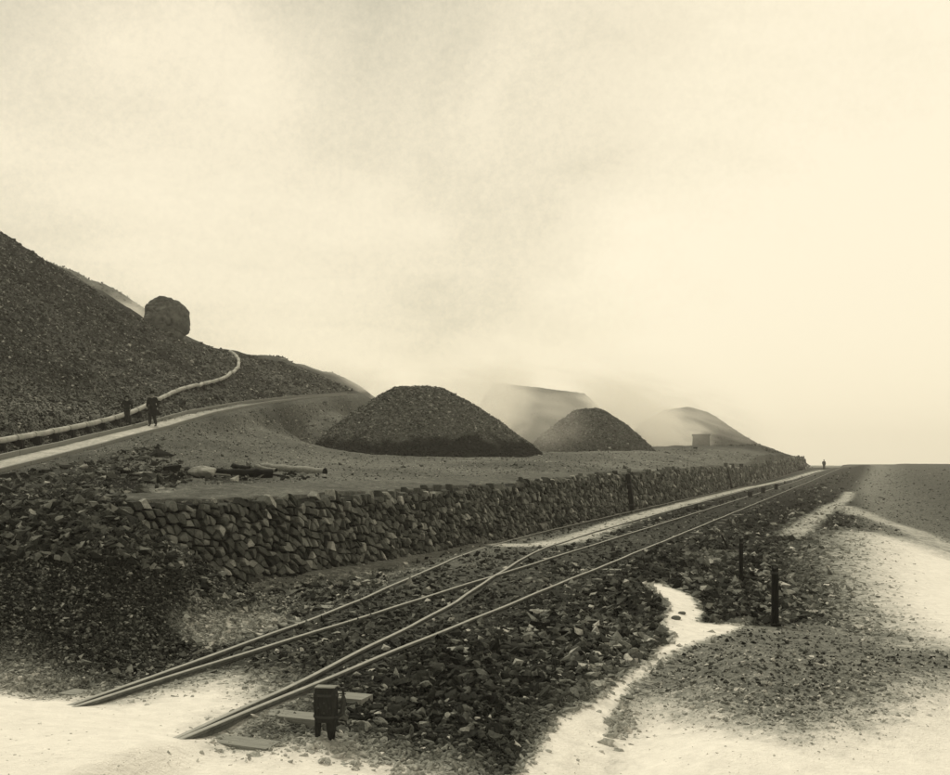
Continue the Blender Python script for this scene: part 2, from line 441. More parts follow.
path_lines = [  # (photo line, half width m, strength, feather m)
    ([(505, 545), (540, 545), (575, 538), (620, 522), (663, 509), (705, 498), (750, 487), (800, 476), (822, 470)], 0.48, 0.52, 0.5),
    ([(792, 536), (812, 520), (830, 507), (845, 499), (850, 492)], 0.40, 0.48, 0.6),
    ([(702, 560), (730, 552), (770, 556)], 0.35, 0.28, 0.4),
    ([(840, 506), (862, 514), (905, 528), (960, 552)], 0.6, 0.45, 1.3),
    ([(-10, 500), (20, 483), (60, 478)], 0.9, 0.15, 0.9),
    ([(40, 492), (100, 490), (165, 489)], 0.25, 0.2, 0.4),
    ([(210, 636), (240, 628), (272, 620)], 0.35, 0.40, 0.5),
    ([(320, 582), (370, 572), (410, 570)], 0.5, 0.22, 0.5),
]
_dp = [(world_poly(p), f) for p, f in dust_fade_polys]
_pl = [(world_poly(p), w, s, f) for p, w, s, f in path_lines]
PATHW = np.array([(-15.0, 27, 1.75), (-15.2, 32, 2.24), (-16.0, 40, 2.98), (-16.25, 50, 4.1), (-15.95, 58, 5.2), (-15.75, 70, 6.5), (-15.0, 86, 8.0), (-13.0, 108, 9.86)])
_pl.append((PATHW[:, :2], 0.7, 0.50, 0.5))
BANKP = world_poly([(742, 625), (700, 640), (668, 655), (640, 678), (626, 700), (640, 735), (800, 758), (900, 745), (1000, 705), (1010, 650), (900, 640), (820, 622)])
def bank_at(X, Y): return sstep(-0.12, 0.15, poly_sd(X, Y, BANKP))
def dust_fade_at(X, Y):
    m = np.zeros(X.shape)
    near = (Y < 400)
    for P, f in _dp:
        fw = np.maximum(f * np.abs(Y), 0.05)
        m = np.maximum(m, np.where(near, sstep(-1.3, 1.0, poly_sd(X, Y, P) / fw), 0) * (0.80 if f < 0.02 else 1.0))
    for P, w, s, f in _pl:
        s_ = s if len(P) != len(PATHW) else s * (1 - 0.55 * sstep(52, 75, Y))
        m = np.maximum(m, np.where(near, s_ * (1 - sstep(w * 0.6, w + f, line_d(X, Y, P))), 0))
    return m
def tone_at(X, Y):
    d = wall_dist(X, Y); z = Hq(X, Y); t = tcoord(X, Y)
    back = d > 0.3
    tb = 0.135 - 0.085 * sstep(3.6, 7.5, z) + 0.07 * fbm(X * 0.3, Y * 0.16, 4, 3)
    tb = tb - 0.13 * sstep(-4.5, -8, X) * sstep(40, 24, Y) * (0.6 + 0.4 * np.sign(fbm(X * 0.6, Y * 0.35, 3, 8))) - 0.05 * sstep(0, 60, Y - 110)
    # fill spilling between path and terrace is a little paler than the hill above the path
    side = X - np.interp(Y, [31, 50, 70, 86, 108], [-15.2, -16.25, -15.75, -15.0, -13.0])
    tb = tb + 0.055 * sstep(-0.5, 1.0, side) * sstep(30, 40, Y) * sstep(4.5, 7, z)
    tf = np.full(X.shape, 0.013)
    tf = tf + 0.17 * np.maximum(sstep(5.6, 8.5, t), bank_at(X, Y)) + 0.02 * sstep(60, 120, Y)
    tf = tf + 0.19 * np.exp(-np.clip(-d, 0, 50) / 2.4) * sstep(-6.5, -4.5, X) * sstep(45, 28, Y)
    tf = tf + 0.03 * np.exp(-(np.minimum(np.abs(t), np.abs(X - alpha_x(Y))) / 1.1) ** 2)
    dd = seg_d(X, Y, (-16.0, 12.4), (-5.0, 14.3))
    dump = sstep(4.0, 2.4, dd) * sstep(0.5, 2.2, alpha_x(Y) - 0.8 - X)
    tf = tf * (1 - dump) + 0.026 * dump
    bank = sstep(-4.8, -6.5, X) * (1 - dump) * sstep(24, 18, Y)
    tf = tf * (1 - bank) + 0.035 * bank
    plain = sstep(38, 60, Y) * sstep(6.5, 15.0, t); tf = tf * (1 - plain) + 0.085 * plain
    return np.clip(np.where(back, tb, tf), 0.010, 0.5)

idx = np.arange(NR * NC).reshape(NR, NC)
quads = np.stack([idx[:-1, :-1], idx[:-1, 1:], idx[1:, 1:], idx[1:, :-1]], -1).reshape(-1, 4)
DUST_FADE = dust_fade_at(GX, GY); TONE = tone_at(GX, GY)
ground = mesh_np('ground', np.stack([GX, GY, GZ], -1).reshape(-1, 3), quads, M_EARTH,
                 attrs={'dust_fade': DUST_FADE.ravel(), 'tone': TONE.ravel()}, smooth=True)
tag(ground, kind='structure')

# ------------------------------------------------------------------ broken rock
def ico(sub):
    bm = bmesh.new(); bmesh.ops.create_icosphere(bm, subdivisions=sub, radius=1.0)
    V = np.array([v.co[:] for v in bm.verts]); F = np.array([[v.index for v in f.verts] for f in bm.faces]); bm.free()
    return V, F
def rock_shapes(sub, n, seed):
    r = np.random.default_rng(seed); V0, F = ico(sub); out = []
    for _ in range(n):
        V = V0.copy()
        for _c in range(13 if sub > 1 else 4):           # knock flats off the ball
            nrm = r.normal(size=3); nrm /= np.linalg.norm(nrm); k = r.uniform(0.34, 0.72)
            dd = V @ nrm; V = V - np.outer(np.maximum(dd - k, 0), nrm)
        V = V * (1 + r.uniform(-0.10, 0.10, (len(V), 1)))
        V = V * np.array([r.uniform(1.1, 1.9), r.uniform(0.7, 1.2), r.uniform(0.5, 1.0)])
        out.append(V)
    return np.array(out), F
RS1, RF1 = rock_shapes(1, 16, 1)
RS2, RF2 = rock_shapes(2, 16, 2)
_O = np.array([(1, 0, 0), (-1, 0, 0), (0, 1, 0), (0, -1, 0), (0, 0, 1), (0, 0, -1)], float)
RF0 = np.array([(0, 2, 4), (2, 1, 4), (1, 3, 4), (3, 0, 4), (2, 0, 5), (1, 2, 5), (3, 1, 5), (0, 3, 5)])
_r0 = np.random.default_rng(5)
RS0 = np.array([_O * _r0.uniform(0.6, 1.3, (6, 1)) * np.array([_r0.uniform(1, 1.6), _r0.uniform(.7, 1.1), _r0.uniform(.5, 1.0)]) + _r0.uniform(-.25, .25, (6, 3)) for _ in range(20)])
def eulers(n, tilt=0.5):
    a, b, c = rng.uniform(0, 2 * math.pi, n), rng.normal(0, tilt, n), rng.normal(0, tilt, n)
    ca, sa, cb, sb, cc, sc = np.cos(a), np.sin(a), np.cos(b), np.sin(b), np.cos(c), np.sin(c)
    Rz = np.zeros((n, 3, 3)); Rz[:, 0, 0] = ca; Rz[:, 0, 1] = -sa; Rz[:, 1, 0] = sa; Rz[:, 1, 1] = ca; Rz[:, 2, 2] = 1
    Rx = np.zeros((n, 3, 3)); Rx[:, 0, 0] = 1; Rx[:, 1, 1] = cb; Rx[:, 1, 2] = -sb; Rx[:, 2, 1] = sb; Rx[:, 2, 2] = cb
    Ry = np.zeros((n, 3, 3)); Ry[:, 1, 1] = 1; Ry[:, 0, 0] = cc; Ry[:, 0, 2] = sc; Ry[:, 2, 0] = -sc; Ry[:, 2, 2] = cc
    return Rz @ Rx @ Ry
def dust_faded(P, S, tone):  # stones sink and pale into the painted fade and the dusty paths
    du = sstep(0.05, 0.8, dust_fade_at(P[:, 0], P[:, 1])); P = P.copy(); P[:, 2] -= S * 0.45 * du
    return P, tone * (1 - du) + (0.50 * (0.72 + 1.1 * np.clip(tone, 0, .3))) * du
def rocks_mesh(name, P, S, tone, fine, mat, parent, kind='stuff'):
    S = np.minimum(S, 2.3 * np.median(S)) if len(S) and S.max() < 0.6 and P[:, 1].max() < 40 else S
    if parent is ground: P, tone = dust_faded(P, S, tone)
    sh, F = {True: (RS2, RF2), False: (RS1, RF1), 0: (RS0, RF0)}[fine] if not (fine == 0 and fine is not False) else (RS0, RF0)
    k = rng.integers(0, len(sh), len(P))
    V = np.einsum('nij,nvj->nvi', eulers(len(P)), sh[k]) * S[:, None, None] + P[:, None]
    nv = sh.shape[1]
    FF = (F[None] + (np.arange(len(P)) * nv)[:, None, None]).reshape(-1, 3)
    o = mesh_np(name, V.reshape(-1, 3), FF, mat, parent, attrs={'tone': np.repeat(tone, nv)})
    if kind: o['kind'] = kind
    return o
def sample_px(poly, n):
    P = np.array(poly, float); lo, hi = P.min(0), P.max(0); got = []; tot = 0
    while tot < n:
        q = rng.uniform(lo, hi, (n * 2, 2)); q = q[poly_sd(q[:, 0], q[:, 1], P) > 0]; got.append(q); tot += len(q)
    return np.concatenate(got)[:n]
def land_points(poly, n, keep_pale=0.0):
    q = sample_px(poly, n); p, f = hit(q[:, 0], q[:, 1]); p = p[f]
    du = dust_fade_at(p[:, 0], p[:, 1])
    p = p[rng.uniform(0, 1, len(p)) > sstep(0.3, 0.86, du) * 1.02 - keep_pale]
    return p
def off_rails(p, s, lim=0.13):
    """keep stones off the rail heads"""
    t = tcoord(p[:, 0], p[:, 1]); a = p[:, 0] - alpha_x(p[:, 1]); g = 0.875
    d = np.minimum.reduce([abs(t - g), abs(t + g), abs(a - g), abs(a + g)])
    return d > (s * 0.6 + lim * 0.5)

# rubble of the embankment, the near slope and between the rails
rub = [(-60, 640), (120, 650), (240, 600), (420, 560), (540, 528), (700, 496), (850, 468), (862, 480), (890, 520), (930, 560), (1000, 640), (990, 710), (860, 760), (640, 740), (560, 780), (180, 800), (-60, 760)]
p = land_points(rub, 60000)
t = tcoord(p[:, 0], p[:, 1])
base = 0.0245 + 0.0068 * np.sqrt(np.maximum(p[:, 1] - 9, 0)) 
right = np.maximum(0.8 * sstep(4.8, 8.5, t), bank_at(p[:, 0], p[:, 1]))
s = base * np.clip(np.exp(rng.normal(-0.08, 0.58, len(p))) * (1 + 0.35 * fbm(p[:, 0] * 0.9, p[:, 1] * 0.6, 3, 55)), 0.3, 2.6) * (1 - 0.62 * right)
on_line = (np.minimum(abs(t), abs(p[:, 0] - alpha_x(p[:, 1]))) < 1.5)
s = np.where(on_line, s * 0.75, s)
dmp = sstep(4.0, 2.8, seg_d(p[:, 0], p[:, 1], (-16.0, 12.4), (-5.0, 14.3))) * sstep(0.2, 1.5, alpha_x(p[:, 1]) - 0.8 - p[:, 0])
apr = np.exp(-np.clip(-wall_dist(p[:, 0], p[:, 1]), 0, 50) / 1.3) * sstep(34, 26, p[:, 1])
k = (rng.uniform(0, 1, len(p)) > np.maximum(dmp * 0.97, apr * 0.9)) & off_rails(p, s) & (rng.uniform(0, 1, len(p)) > right * 0.30) & (wall_dist(p[:, 0], p[:, 1]) < 0)
s = np.where((alpha_x(p[:, 1]) - p[:, 0] > 1.5) & (p[:, 1] < 18), s * 0.6, s)
p, s, on_line, right = p[k], s[k], on_line[k], right[k]
p[:, 2] += s * np.where(on_line, 0.05, 0.22)
tone = np.exp(rng.normal(math.log(0.046), 0.95, len(p))) * (1 + 1.5 * right)
tone = np.clip(tone * (1 + 0.9 * fbm(p[:, 0] * 0.8, p[:, 1] * 0.4, 3, 66)), 0.008, 0.42)
app = s / p[:, 1] * (p[:, 1] > 6.5)
order = np.argsort(-app)
big, rest = order[:300], order[300:]
pd, tone_d = dust_faded(p, s, tone)
for q, i in enumerate(big):                     # the largest stones one by one
    V = (eulers(1)[0] @ RS2[q % 16].T).T * s[i]
    o = mesh_np('stone', V, RF2, M_ROCK, ground, attrs={'tone': np.full(len(V), tone_d[i])}); o.location = pd[i]
nearm = p[rest][:, 1] < 10.8
rocks_mesh('rubble', p[rest][nearm], s[rest][nearm], tone[rest][nearm], True, M_ROCK, ground)
rocks_mesh('rubble', p[rest][~nearm], s[rest][~nearm], tone[rest][~nearm], False, M_ROCK, ground)

p = land_points([(105, 530), (150, 520), (200, 545), (250, 580), (262, 610), (220, 610), (170, 575), (105, 560)], 1500)
k = wall_dist(p[:, 0], p[:, 1]) < -0.18; p = p[k]
s = 0.038 * np.exp(rng.normal(0, 0.5, len(p))); p[:, 2] += s * 0.2
rocks_mesh('rubble', p, s, np.clip(np.exp(rng.normal(math.log(0.05), 0.8, len(p))), 0.01, 0.3), False, M_ROCK, ground)
# fine dark waste of the dump and the stony bank left of the wall
p = land_points([(-150, 556), (0, 552), (150, 540), (200, 560), (240, 590), (255, 640), (200, 668), (100, 705), (-150, 720)], 30000)
s = 0.0175 * np.exp(rng.normal(0, 0.4, len(p))); k = off_rails(p, s, 0.3); p, s = p[k], s[k]
p[:, 2] += s * 0.2
rocks_mesh('gravel', p, s, np.clip(np.exp(rng.normal(math.log(0.034), 0.95, len(p))), 0.008, 0.25), 0, M_ROCK, ground)
p = land_points([(-150, 478), (0, 478), (90, 484), (125, 492), (125, 560), (100, 560), (-150, 566)], 6500)
s = 0.042 * np.exp(rng.normal(0, 0.5, len(p))); p[:, 2] += s * 0.2
rocks_mesh('rubble', p, s, np.clip(np.exp(rng.normal(math.log(0.045), 0.8, len(p))), 0.01, 0.3), False, M_ROCK, ground)
p = land_points([(190, 590), (300, 575), (420, 568), (480, 545), (420, 572), (300, 616), (200, 655), (180, 640)], 2200)
s = 0.028 * np.exp(rng.normal(0, 0.5, len(p))); k = off_rails(p, s); p, s = p[k], s[k]; p[:, 2] += s * 0.1
rocks_mesh('rubble', p, s, np.clip(np.exp(rng.normal(math.log(0.14), 0.7, len(p))), 0.02, 0.4), False, M_ROCK, ground)
p = land_points([(112, 468), (200, 472), (260, 464), (330, 472), (325, 479), (250, 482), (150, 484), (112, 480)], 220)
s = 0.06 * np.exp(rng.normal(0, 0.6, len(p)))
rocks_mesh('rubble', p, s, np.clip(np.exp(rng.normal(math.log(0.04), 1.0, len(p))), 0.006, 0.3), False, M_ROCK, ground)
p = land_points([(-60, 500), (0, 478), (60, 466), (120, 452), (160, 446), (190, 470), (175, 490), (60, 498)], 2200)
k = fbm(p[:, 0] * 0.6, p[:, 1] * 0.35, 3, 8) < 0.12 - 0.5 * sstep(-8.5, -6.5, p[:, 0]) + rng.normal(0, .1, len(p)); p = p[k]
s = 0.06 * np.exp(rng.normal(0, 0.5, len(p))); p[:, 2] += s * 0.1
rocks_mesh('rubble', p, s, np.clip(np.exp(rng.normal(math.log(0.045), 0.8, len(p))), 0.01, 0.3), False, M_ROCK, ground)
# a few pebbles on the bare gully and the painted fade
q_ = sample_px([(0, 700), (250, 690), (300, 745), (480, 790), (620, 690), (700, 600), (690, 640), (900, 745), (940, 800), (0, 800)], 900); p, f_ = hit(q_[:, 0], q_[:, 1]); p = p[f_]
s = 0.011 * np.exp(rng.normal(0, 0.5, len(p))); k = off_rails(p, s, 0.3); p, s = p[k], s[k]
rocks_mesh('gravel', p, s, np.clip(np.exp(rng.normal(math.log(0.2), 0.6, len(p))), 0.03, 0.4), False, M_ROCK, ground)
# the big hillside above the path, the bank below it, and the terrace
p = land_points([(-120, 160), (0, 229), (65, 271), (130, 313), (190, 341), (240, 354), (300, 367), (355, 390), (300, 396), (250, 402), (150, 425), (0, 456), (-120, 480)], 60000)
s = 0.00095 * p[:, 1] * np.exp(rng.normal(0, 0.42, len(p))); p[:, 2] += s * 0.1
rocks_mesh('scree', p, s, np.clip(np.exp(rng.normal(math.log(0.042), 1.0, len(p))), 0.006, 0.32), 0, M_ROCK, ground)
p = land_points([(-80, 490), (0, 470), (150, 432), (250, 410), (350, 398), (356, 425), (310, 452), (560, 452), (700, 448), (790, 458), (690, 466), (500, 476), (200, 486), (0, 492)], 14000)
s = 0.00055 * p[:, 1] * np.exp(rng.normal(0, 0.5, len(p))); p[:, 2] += s * 0.05
rocks_mesh('scree', p, s, np.clip(np.exp(rng.normal(math.log(0.09), 0.9, len(p))), 0.01, 0.4), 0, M_ROCK, ground)
p = land_points([(862, 470), (1100, 464), (1100, 560), (950, 545), (880, 515)], 9000)
s = 0.0005 * p[:, 1] * np.exp(rng.normal(0, 0.5, len(p)))
rocks_mesh('scree', p, s, np.clip(np.exp(rng.normal(math.log(0.10), 0.6, len(p))), 0.03, 0.3), 0, M_ROCK, ground)

# ------------------------------------------------------------------ retaining wall: every stone laid
wall_root = empty('retaining_wall', (-6.6, 17.2, 0), 'long dry stone retaining wall of rough dark rubble beside the railway', 'wall')
wall_root.location = (0, 0, 0)
S0, S1 = _cum[2] + 1.2, _cum[-1] - 3.0
def wall_at(s_):
    i = int(np.clip(np.searchsorted(_cum, s_) - 1, 0, len(_seg) - 1)); f = (s_ - _cum[i]) / _len[i]
    pt = WALL[i] + _seg[i] * f
    # smooth tangent
    a = np.array([np.interp(s_ - 1.2, _cum, WALL[:, 0]), np.interp(s_ - 1.2, _cum, WALL[:, 1])])
    b = np.array([np.interp(s_ + 1.2, _cum, WALL[:, 0]), np.interp(s_ + 1.2, _cum, WALL[:, 1])])
    tg = (b - a) / np.linalg.norm(b - a)
    return (a + b) / 2 * 0.5 + pt * 0.5, tg
def wall_pt(s_, h, out):
    pt, tg = wall_at(s_); nrm = np.array([tg[1], -tg[0]])      # towards the railway
    batter = 0.12 * h
    q = pt + nrm * (out - batter + 0.14)
    base = zt(pt[1])
    return (q[0], q[1], base + h)
def clip_poly(P, nx, ny, c):
    out = []; n = len(P)
    for i in range(n):
        a, b = P[i], P[(i + 1) % n]; da, db = a[0] * nx + a[1] * ny - c, b[0] * nx + b[1] * ny - c
        if da <= 0: out.append(a)
        if da * db < 0:
            f = da / (da - db); out.append((a[0] + (b[0] - a[0]) * f, a[1] + (b[1] - a[1]) * f))
    return out
cells = []
s_pos = S0; sites = []; col = 0
while s_pos < S1:
    Yh = wall_at(s_pos)[0][1]
    sp = 0.178 if Yh < 32 else (0.21 if Yh < 50 else (0.30 if Yh < 95 else 0.55))
    top = float(wall_top(np.array(Yh)) - zt(Yh))
    nrow = int((top + 0.25) / (sp * 1.02)) + 1
    for r_ in range(nrow + 1):
        h = -0.2 + r_ * sp * 1.02 + (0.5 * sp if col % 2 else 0)
        sites.append((s_pos + random.uniform(-.47, .47) * sp, h + random.uniform(-.47, .47) * sp, sp, top))
    s_pos += sp * 0.9; col += 1
ST = np.array([(a, b) for a, b, _, _ in sites])
SH = 0.35                                        # the stones lean: shear the packing
near_stones, far_V, far_F, far_T, off = [], [], [], [], 0
order = np.argsort(ST[:, 0]); ST = ST[order]; sites = [sites[i] for i in order]
for i, (sx, hy, sp, top) in enumerate(sites):
    if hy > top + 0.10 * random.random() - 0.03: continue
    lo_, hi_ = np.searchsorted(ST[:, 0], sx - 2.3 * sp), np.searchsorted(ST[:, 0], sx + 2.3 * sp)
    P = [(-sp, -sp), (sp, -sp), (sp, sp), (-sp, sp)]
    for j in range(lo_, hi_):
        if j == i: continue
        dx, dy = ST[j, 0] - sx, ST[j, 1] - hy
        if abs(dy) > 2.3 * sp: continue
        dxs = dx + SH * dy
        # metric that makes the stones taller than wide and leaning
        L2 = dxs * dxs + dy * dy * 0.8
        # half plane: q.M.d <= d.M.d/2
        nx = dxs; ny = SH * dxs + dy * 0.8
        P = clip_poly(P, nx, ny, L2 / 2)
        if len(P) < 3: break
    if len(P) < 3: continue
    P = np.array(P)
    c = P.mean(0); gap = random.uniform(0.74, 0.93)
    A = c + (P - c) * gap * (1 + rng.uniform(-0.16, 0.05, (len(P), 1)))
    # drop corners that nearly coincide
    kp = [k_ for k_ in range(len(A)) if np.linalg.norm(A[k_] - A[k_ - 1]) > 0.12 * sp]
    if len(kp) < 3: continue
    A = A[kp]; n = len(A)
    proud = random.uniform(-0.03, 0.08) * (sp / 0.2) ** 0.5; tx, ty = random.uniform(-.5, .5), random.uniform(-.5, .4)
    ring0 = [(sx + a[0], hy + a[1], -0.16) for a in A]
    ring1 = [(sx + a[0], hy + a[1], proud - 0.015 + (a[0] - c[0]) * tx + (a[1] - c[1]) * ty) for a in A]
    B = c + (A - c) * random.uniform(0.82, 0.94)
    ring2 = [(sx + b[0], hy + b[1], proud + 0.018 + (b[0] - c[0]) * tx + (b[1] - c[1]) * ty + random.uniform(-.012, .012)) for b in B]
    cen = [(sx + c[0] + random.uniform(-.2, .2) * sp * .3, hy + c[1], proud + 0.022 + random.uniform(-.02, .035))]
    V = np.array([wall_pt(*q) for q in ring0 + ring1 + ring2 + cen])
    F = []
    for k_ in range(n):
        m_ = (k_ + 1) % n
        F += [(k_, m_, n + m_), (k_, n + m_, n + k_), (n + k_, n + m_, 2 * n + m_), (n + k_, 2 * n + m_, 2 * n + k_), (2 * n + k_, 2 * n + m_, 3 * n)]
    F = np.array(F)
    tn = float(np.clip(math.exp(random.gauss(math.log(0.098), 0.55)), 0.02, 0.34))
    cpx = 475 + FPX * V[-1][0] / V[-1][1]
    near_stones.append((V[-1][1] + (1000 if cpx < 95 else 0), V, F, tn))
near_stones.sort(key=lambda q: q[0])
for q, (yy, V, F, tn) in enumerate(near_stones):
    if q < 300:
        cpos = V.mean(0)
        o = mesh_np('stone', V - cpos, F, M_ROCK, wall_root, attrs={'tone': np.full(len(V), tn)}); o.location = cpos
    else:
        far_V.append(V); far_F.append(F + off); far_T.append(np.full(len(V), tn)); off += len(V)
o = mesh_np('stonework', np.concatenate(far_V), np.concatenate(far_F), M_ROCK, wall_root, attrs={'tone': np.concatenate(far_T)})
o['kind'] = 'stuff'
# the earth fill showing in the joints and on the crest of the wall
V = []; ss = np.arange(S0 - 0.4, S1 + 0.3, 0.8)
for s_ in ss:
    Yh = wall_at(s_)[0][1]; tp = float(wall_top(np.array(Yh)) - zt(Yh)); th = -0.75 - 0.007 * max(Yh - 20, 0)
    j1 = random.uniform(-.03, .03)
    V += [wall_pt(s_, -0.7, -0.13), wall_pt(s_, tp - 0.06 + j1, -0.13), wall_pt(s_, tp + 0.0 + j1, -0.32), wall_pt(s_, tp - 0.10, th), wall_pt(s_, -0.7, th)]
F = []
for i in range(len(ss) - 1):
    for j in range(5): F.append((i * 5 + j, (i + 1) * 5 + j, (i + 1) * 5 + (j + 1) % 5, i * 5 + (j + 1) % 5))
e_ = (len(ss) - 1) * 5
F += [(0, 1, 2, 3), (0, 3, 4), (e_ + 3, e_ + 2, e_ + 1, e_), (e_ + 4, e_ + 3, e_)]
poly_mesh('earth_backing', V, F, M_BACKING, wall_root)
# loose stones along the crest
LV = []
for _ in range(420):
    s_ = S0 + (S1 - S0) * random.random() ** 2.4; Yh = wall_at(s_)[0][1]; tp = float(wall_top(np.array(Yh)) - zt(Yh))
    LV.append(wall_pt(s_, tp + 0.02, random.uniform(-0.75, 0.0)))
LV = np.array(LV); LS = 0.032 * np.exp(rng.normal(0, 0.45, len(LV))) * (1 + 0.012 * LV[:, 1])
rocks_mesh('crest_rubble', LV, LS, np.clip(np.exp(rng.normal(math.log(0.12), 0.5, len(LV))), 0.03, 0.35), True, M_ROCK, wall_root)

# ------------------------------------------------------------------ boxes, tubes
def box_pts(c, sx, sy, sz, rot=None):
    V = [Vector((x * sx / 2, y * sy / 2, z * sz / 2)) for x in (-1, 1) for y in (-1, 1) for z in (-1, 1)]
    if rot is not None: V = [rot @ v for v in V]
    c = Vector(c); return [v + c for v in V], [(0, 1, 3, 2), (4, 6, 7, 5), (0, 4, 5, 1), (2, 3, 7, 6), (0, 2, 6, 4), (1, 5, 7, 3)]
def tube_mesh(path, radii, nseg=10, cap=True):
    V, F = [], []; n = len(path); path = [Vector(p_) for p_ in path]
    up = Vector((0, 0, 1))
    for i, p_ in enumerate(path):
        tg = (path[min(i + 1, n - 1)] - path[max(i - 1, 0)]).normalized()
        sd = tg.cross(up); sd = sd.normalized() if sd.length > 1e-4 else Vector((1, 0, 0)); u2 = sd.cross(tg).normalized()
        r_ = radii[i] if hasattr(radii, '__len__') else radii
        for k_ in range(nseg):
            a = 2 * math.pi * k_ / nseg; V.append(p_ + sd * math.cos(a) * r_ + u2 * math.sin(a) * r_)
    for i in range(n - 1):
        for k_ in range(nseg):
            m_ = (k_ + 1) % nseg; F.append((i * nseg + k_, i * nseg + m_, (i + 1) * nseg + m_, (i + 1) * nseg + k_))
    if cap: F += [tuple(range(nseg))[::-1], tuple((n - 1) * nseg + k_ for k_ in range(nseg))]
    return V, F

# ------------------------------------------------------------------ railway
RAILP = [(-0.066, -0.130), (0.066, -0.130), (0.066, -0.116), (0.012, -0.102), (0.012, -0.044), (0.027, -0.032), (0.027, -0.006), (0.021, 0.0), (-0.021, 0.0), (-0.027, -0.006), (-0.027, -0.032), (-0.012, -0.044), (-0.012, -0.102), (-0.066, -0.116)]
def rail(cx_fn, offx, y0, y1, parent, lift=0.0):
    Ys = [y0]
    while Ys[-1] < y1: Ys.append(min(y1, Ys[-1] + max(0.5, Ys[-1] * 0.03)))
    V, F = [], []; n = len(RAILP)
    for Yk in Ys:
        x0, x1 = cx_fn(Yk - .1), cx_fn(Yk + .1); tg = Vector((x1 - x0, .2, 0)).normalized(); nr = Vector((tg.y, -tg.x, 0))
        wob = 0.012 * math.sin(Yk * 0.9 + offx * 7) + 0.008 * math.sin(Yk * 2.3 + offx)
        c = Vector((cx_fn(Yk), Yk, float(zt(Yk)) + lift)) + nr * (offx + wob)
        far_ = 1 + max(0, Yk - 45) * 0.004
        for a, b in RAILP: V.append(c + nr * a * far_ + Vector((0, 0, b)))
    for i in range(len(Ys) - 1):
        for k_ in range(n):
            m_ = (k_ + 1) % n; F.append((i * n + k_, i * n + m_, (i + 1) * n + m_, (i + 1) * n + k_))
    F += [tuple(range(n)), tuple((len(Ys) - 1) * n + k_ for k_ in range(n))[::-1]]
    o = poly_mesh('rail', V, F, M_RAIL, parent); o.data.materials.append(M_RUST)
    for q, pl_ in enumerate(o.data.polygons):
        if q % n not in (6, 7, 8, 9): pl_.material_index = 1
    return o
beta_x = lambda Y: DX * Y + float(bend(Y)) - T0
alph_x = lambda Y: float(alpha_x(Y))
trk = empty('railway_track', (0, 0, 0), 'straight railway line on the side of the track bed away from the wall', 'railway track', 'railway tracks')
trk2 = empty('railway_track', (0, 0, 0), 'railway line curving off through the points to run along the foot of the wall', 'railway track', 'railway tracks')
G = 0.82
rail(beta_x, -G, 7.0, 212, trk); rail(beta_x, G, 6.2, 212, trk)
rail(alph_x, -G, 6.4, 205, trk2, -0.004); rail(alph_x, G, 6.0, 205, trk2, -0.004)
for fn, par in ((beta_x, trk), (alph_x, trk2)):
    for sgn in (-1, 1):
        for yj in (14.4, 19.5, 25.0, 31.0):
            yj += 0.5 * sgn
            for side in (-1, 1):
                tg = Vector((fn(yj + .1) - fn(yj - .1), .2, 0)).normalized(); nr = Vector((tg.y, -tg.x, 0))
                V, F = box_pts(Vector((fn(yj), yj, -0.052)) + nr * (sgn * G + side * 0.026), 0.42, 0.016, 0.05, Matrix.Rotation(math.atan2(tg.y, tg.x), 3, 'Z'))
                poly_mesh('fishplate', V, F, M_IRON, par)
sv, sf = box_pts((0, 0, 0), 1.0, 0.24, 0.13)
smesh = bpy.data.meshes.new('sleeper'); smesh.from_pydata([tuple(v) for v in sv], [], sf); smesh.materials.append(M_SLEEPER); smesh.update()
def sleeper(cx, y, ln, parent, z):
    o = bpy.data.objects.new('sleeper', smesh); COL.objects.link(o); o.parent = parent
    o.location = (cx, y, z); o.scale = (ln, 1, 1)
    o.rotation_euler = (random.gauss(0, .012), random.gauss(0, .012), -math.atan(DX) + random.gauss(0, 0.02))
Yk = 9.05; k_ = 0
while Yk < 75:
    cx = (beta_x(Yk)); ax = alph_x(Yk); low = (0.03 if Yk < 10.5 else 0.035 - 0.05 * random.random())
    if abs(ax - cx) < 1.1: sleeper((cx + ax) / 2, Yk, 3.0 + abs(ax - cx), trk, -0.163 + low)
    else:
        sleeper(cx, Yk, 2.6, trk, -0.163 + low)
        sleeper(ax, Yk + 0.1, 2.6, trk2, -0.166 + low)
    Yk += 0.86; k_ += 1

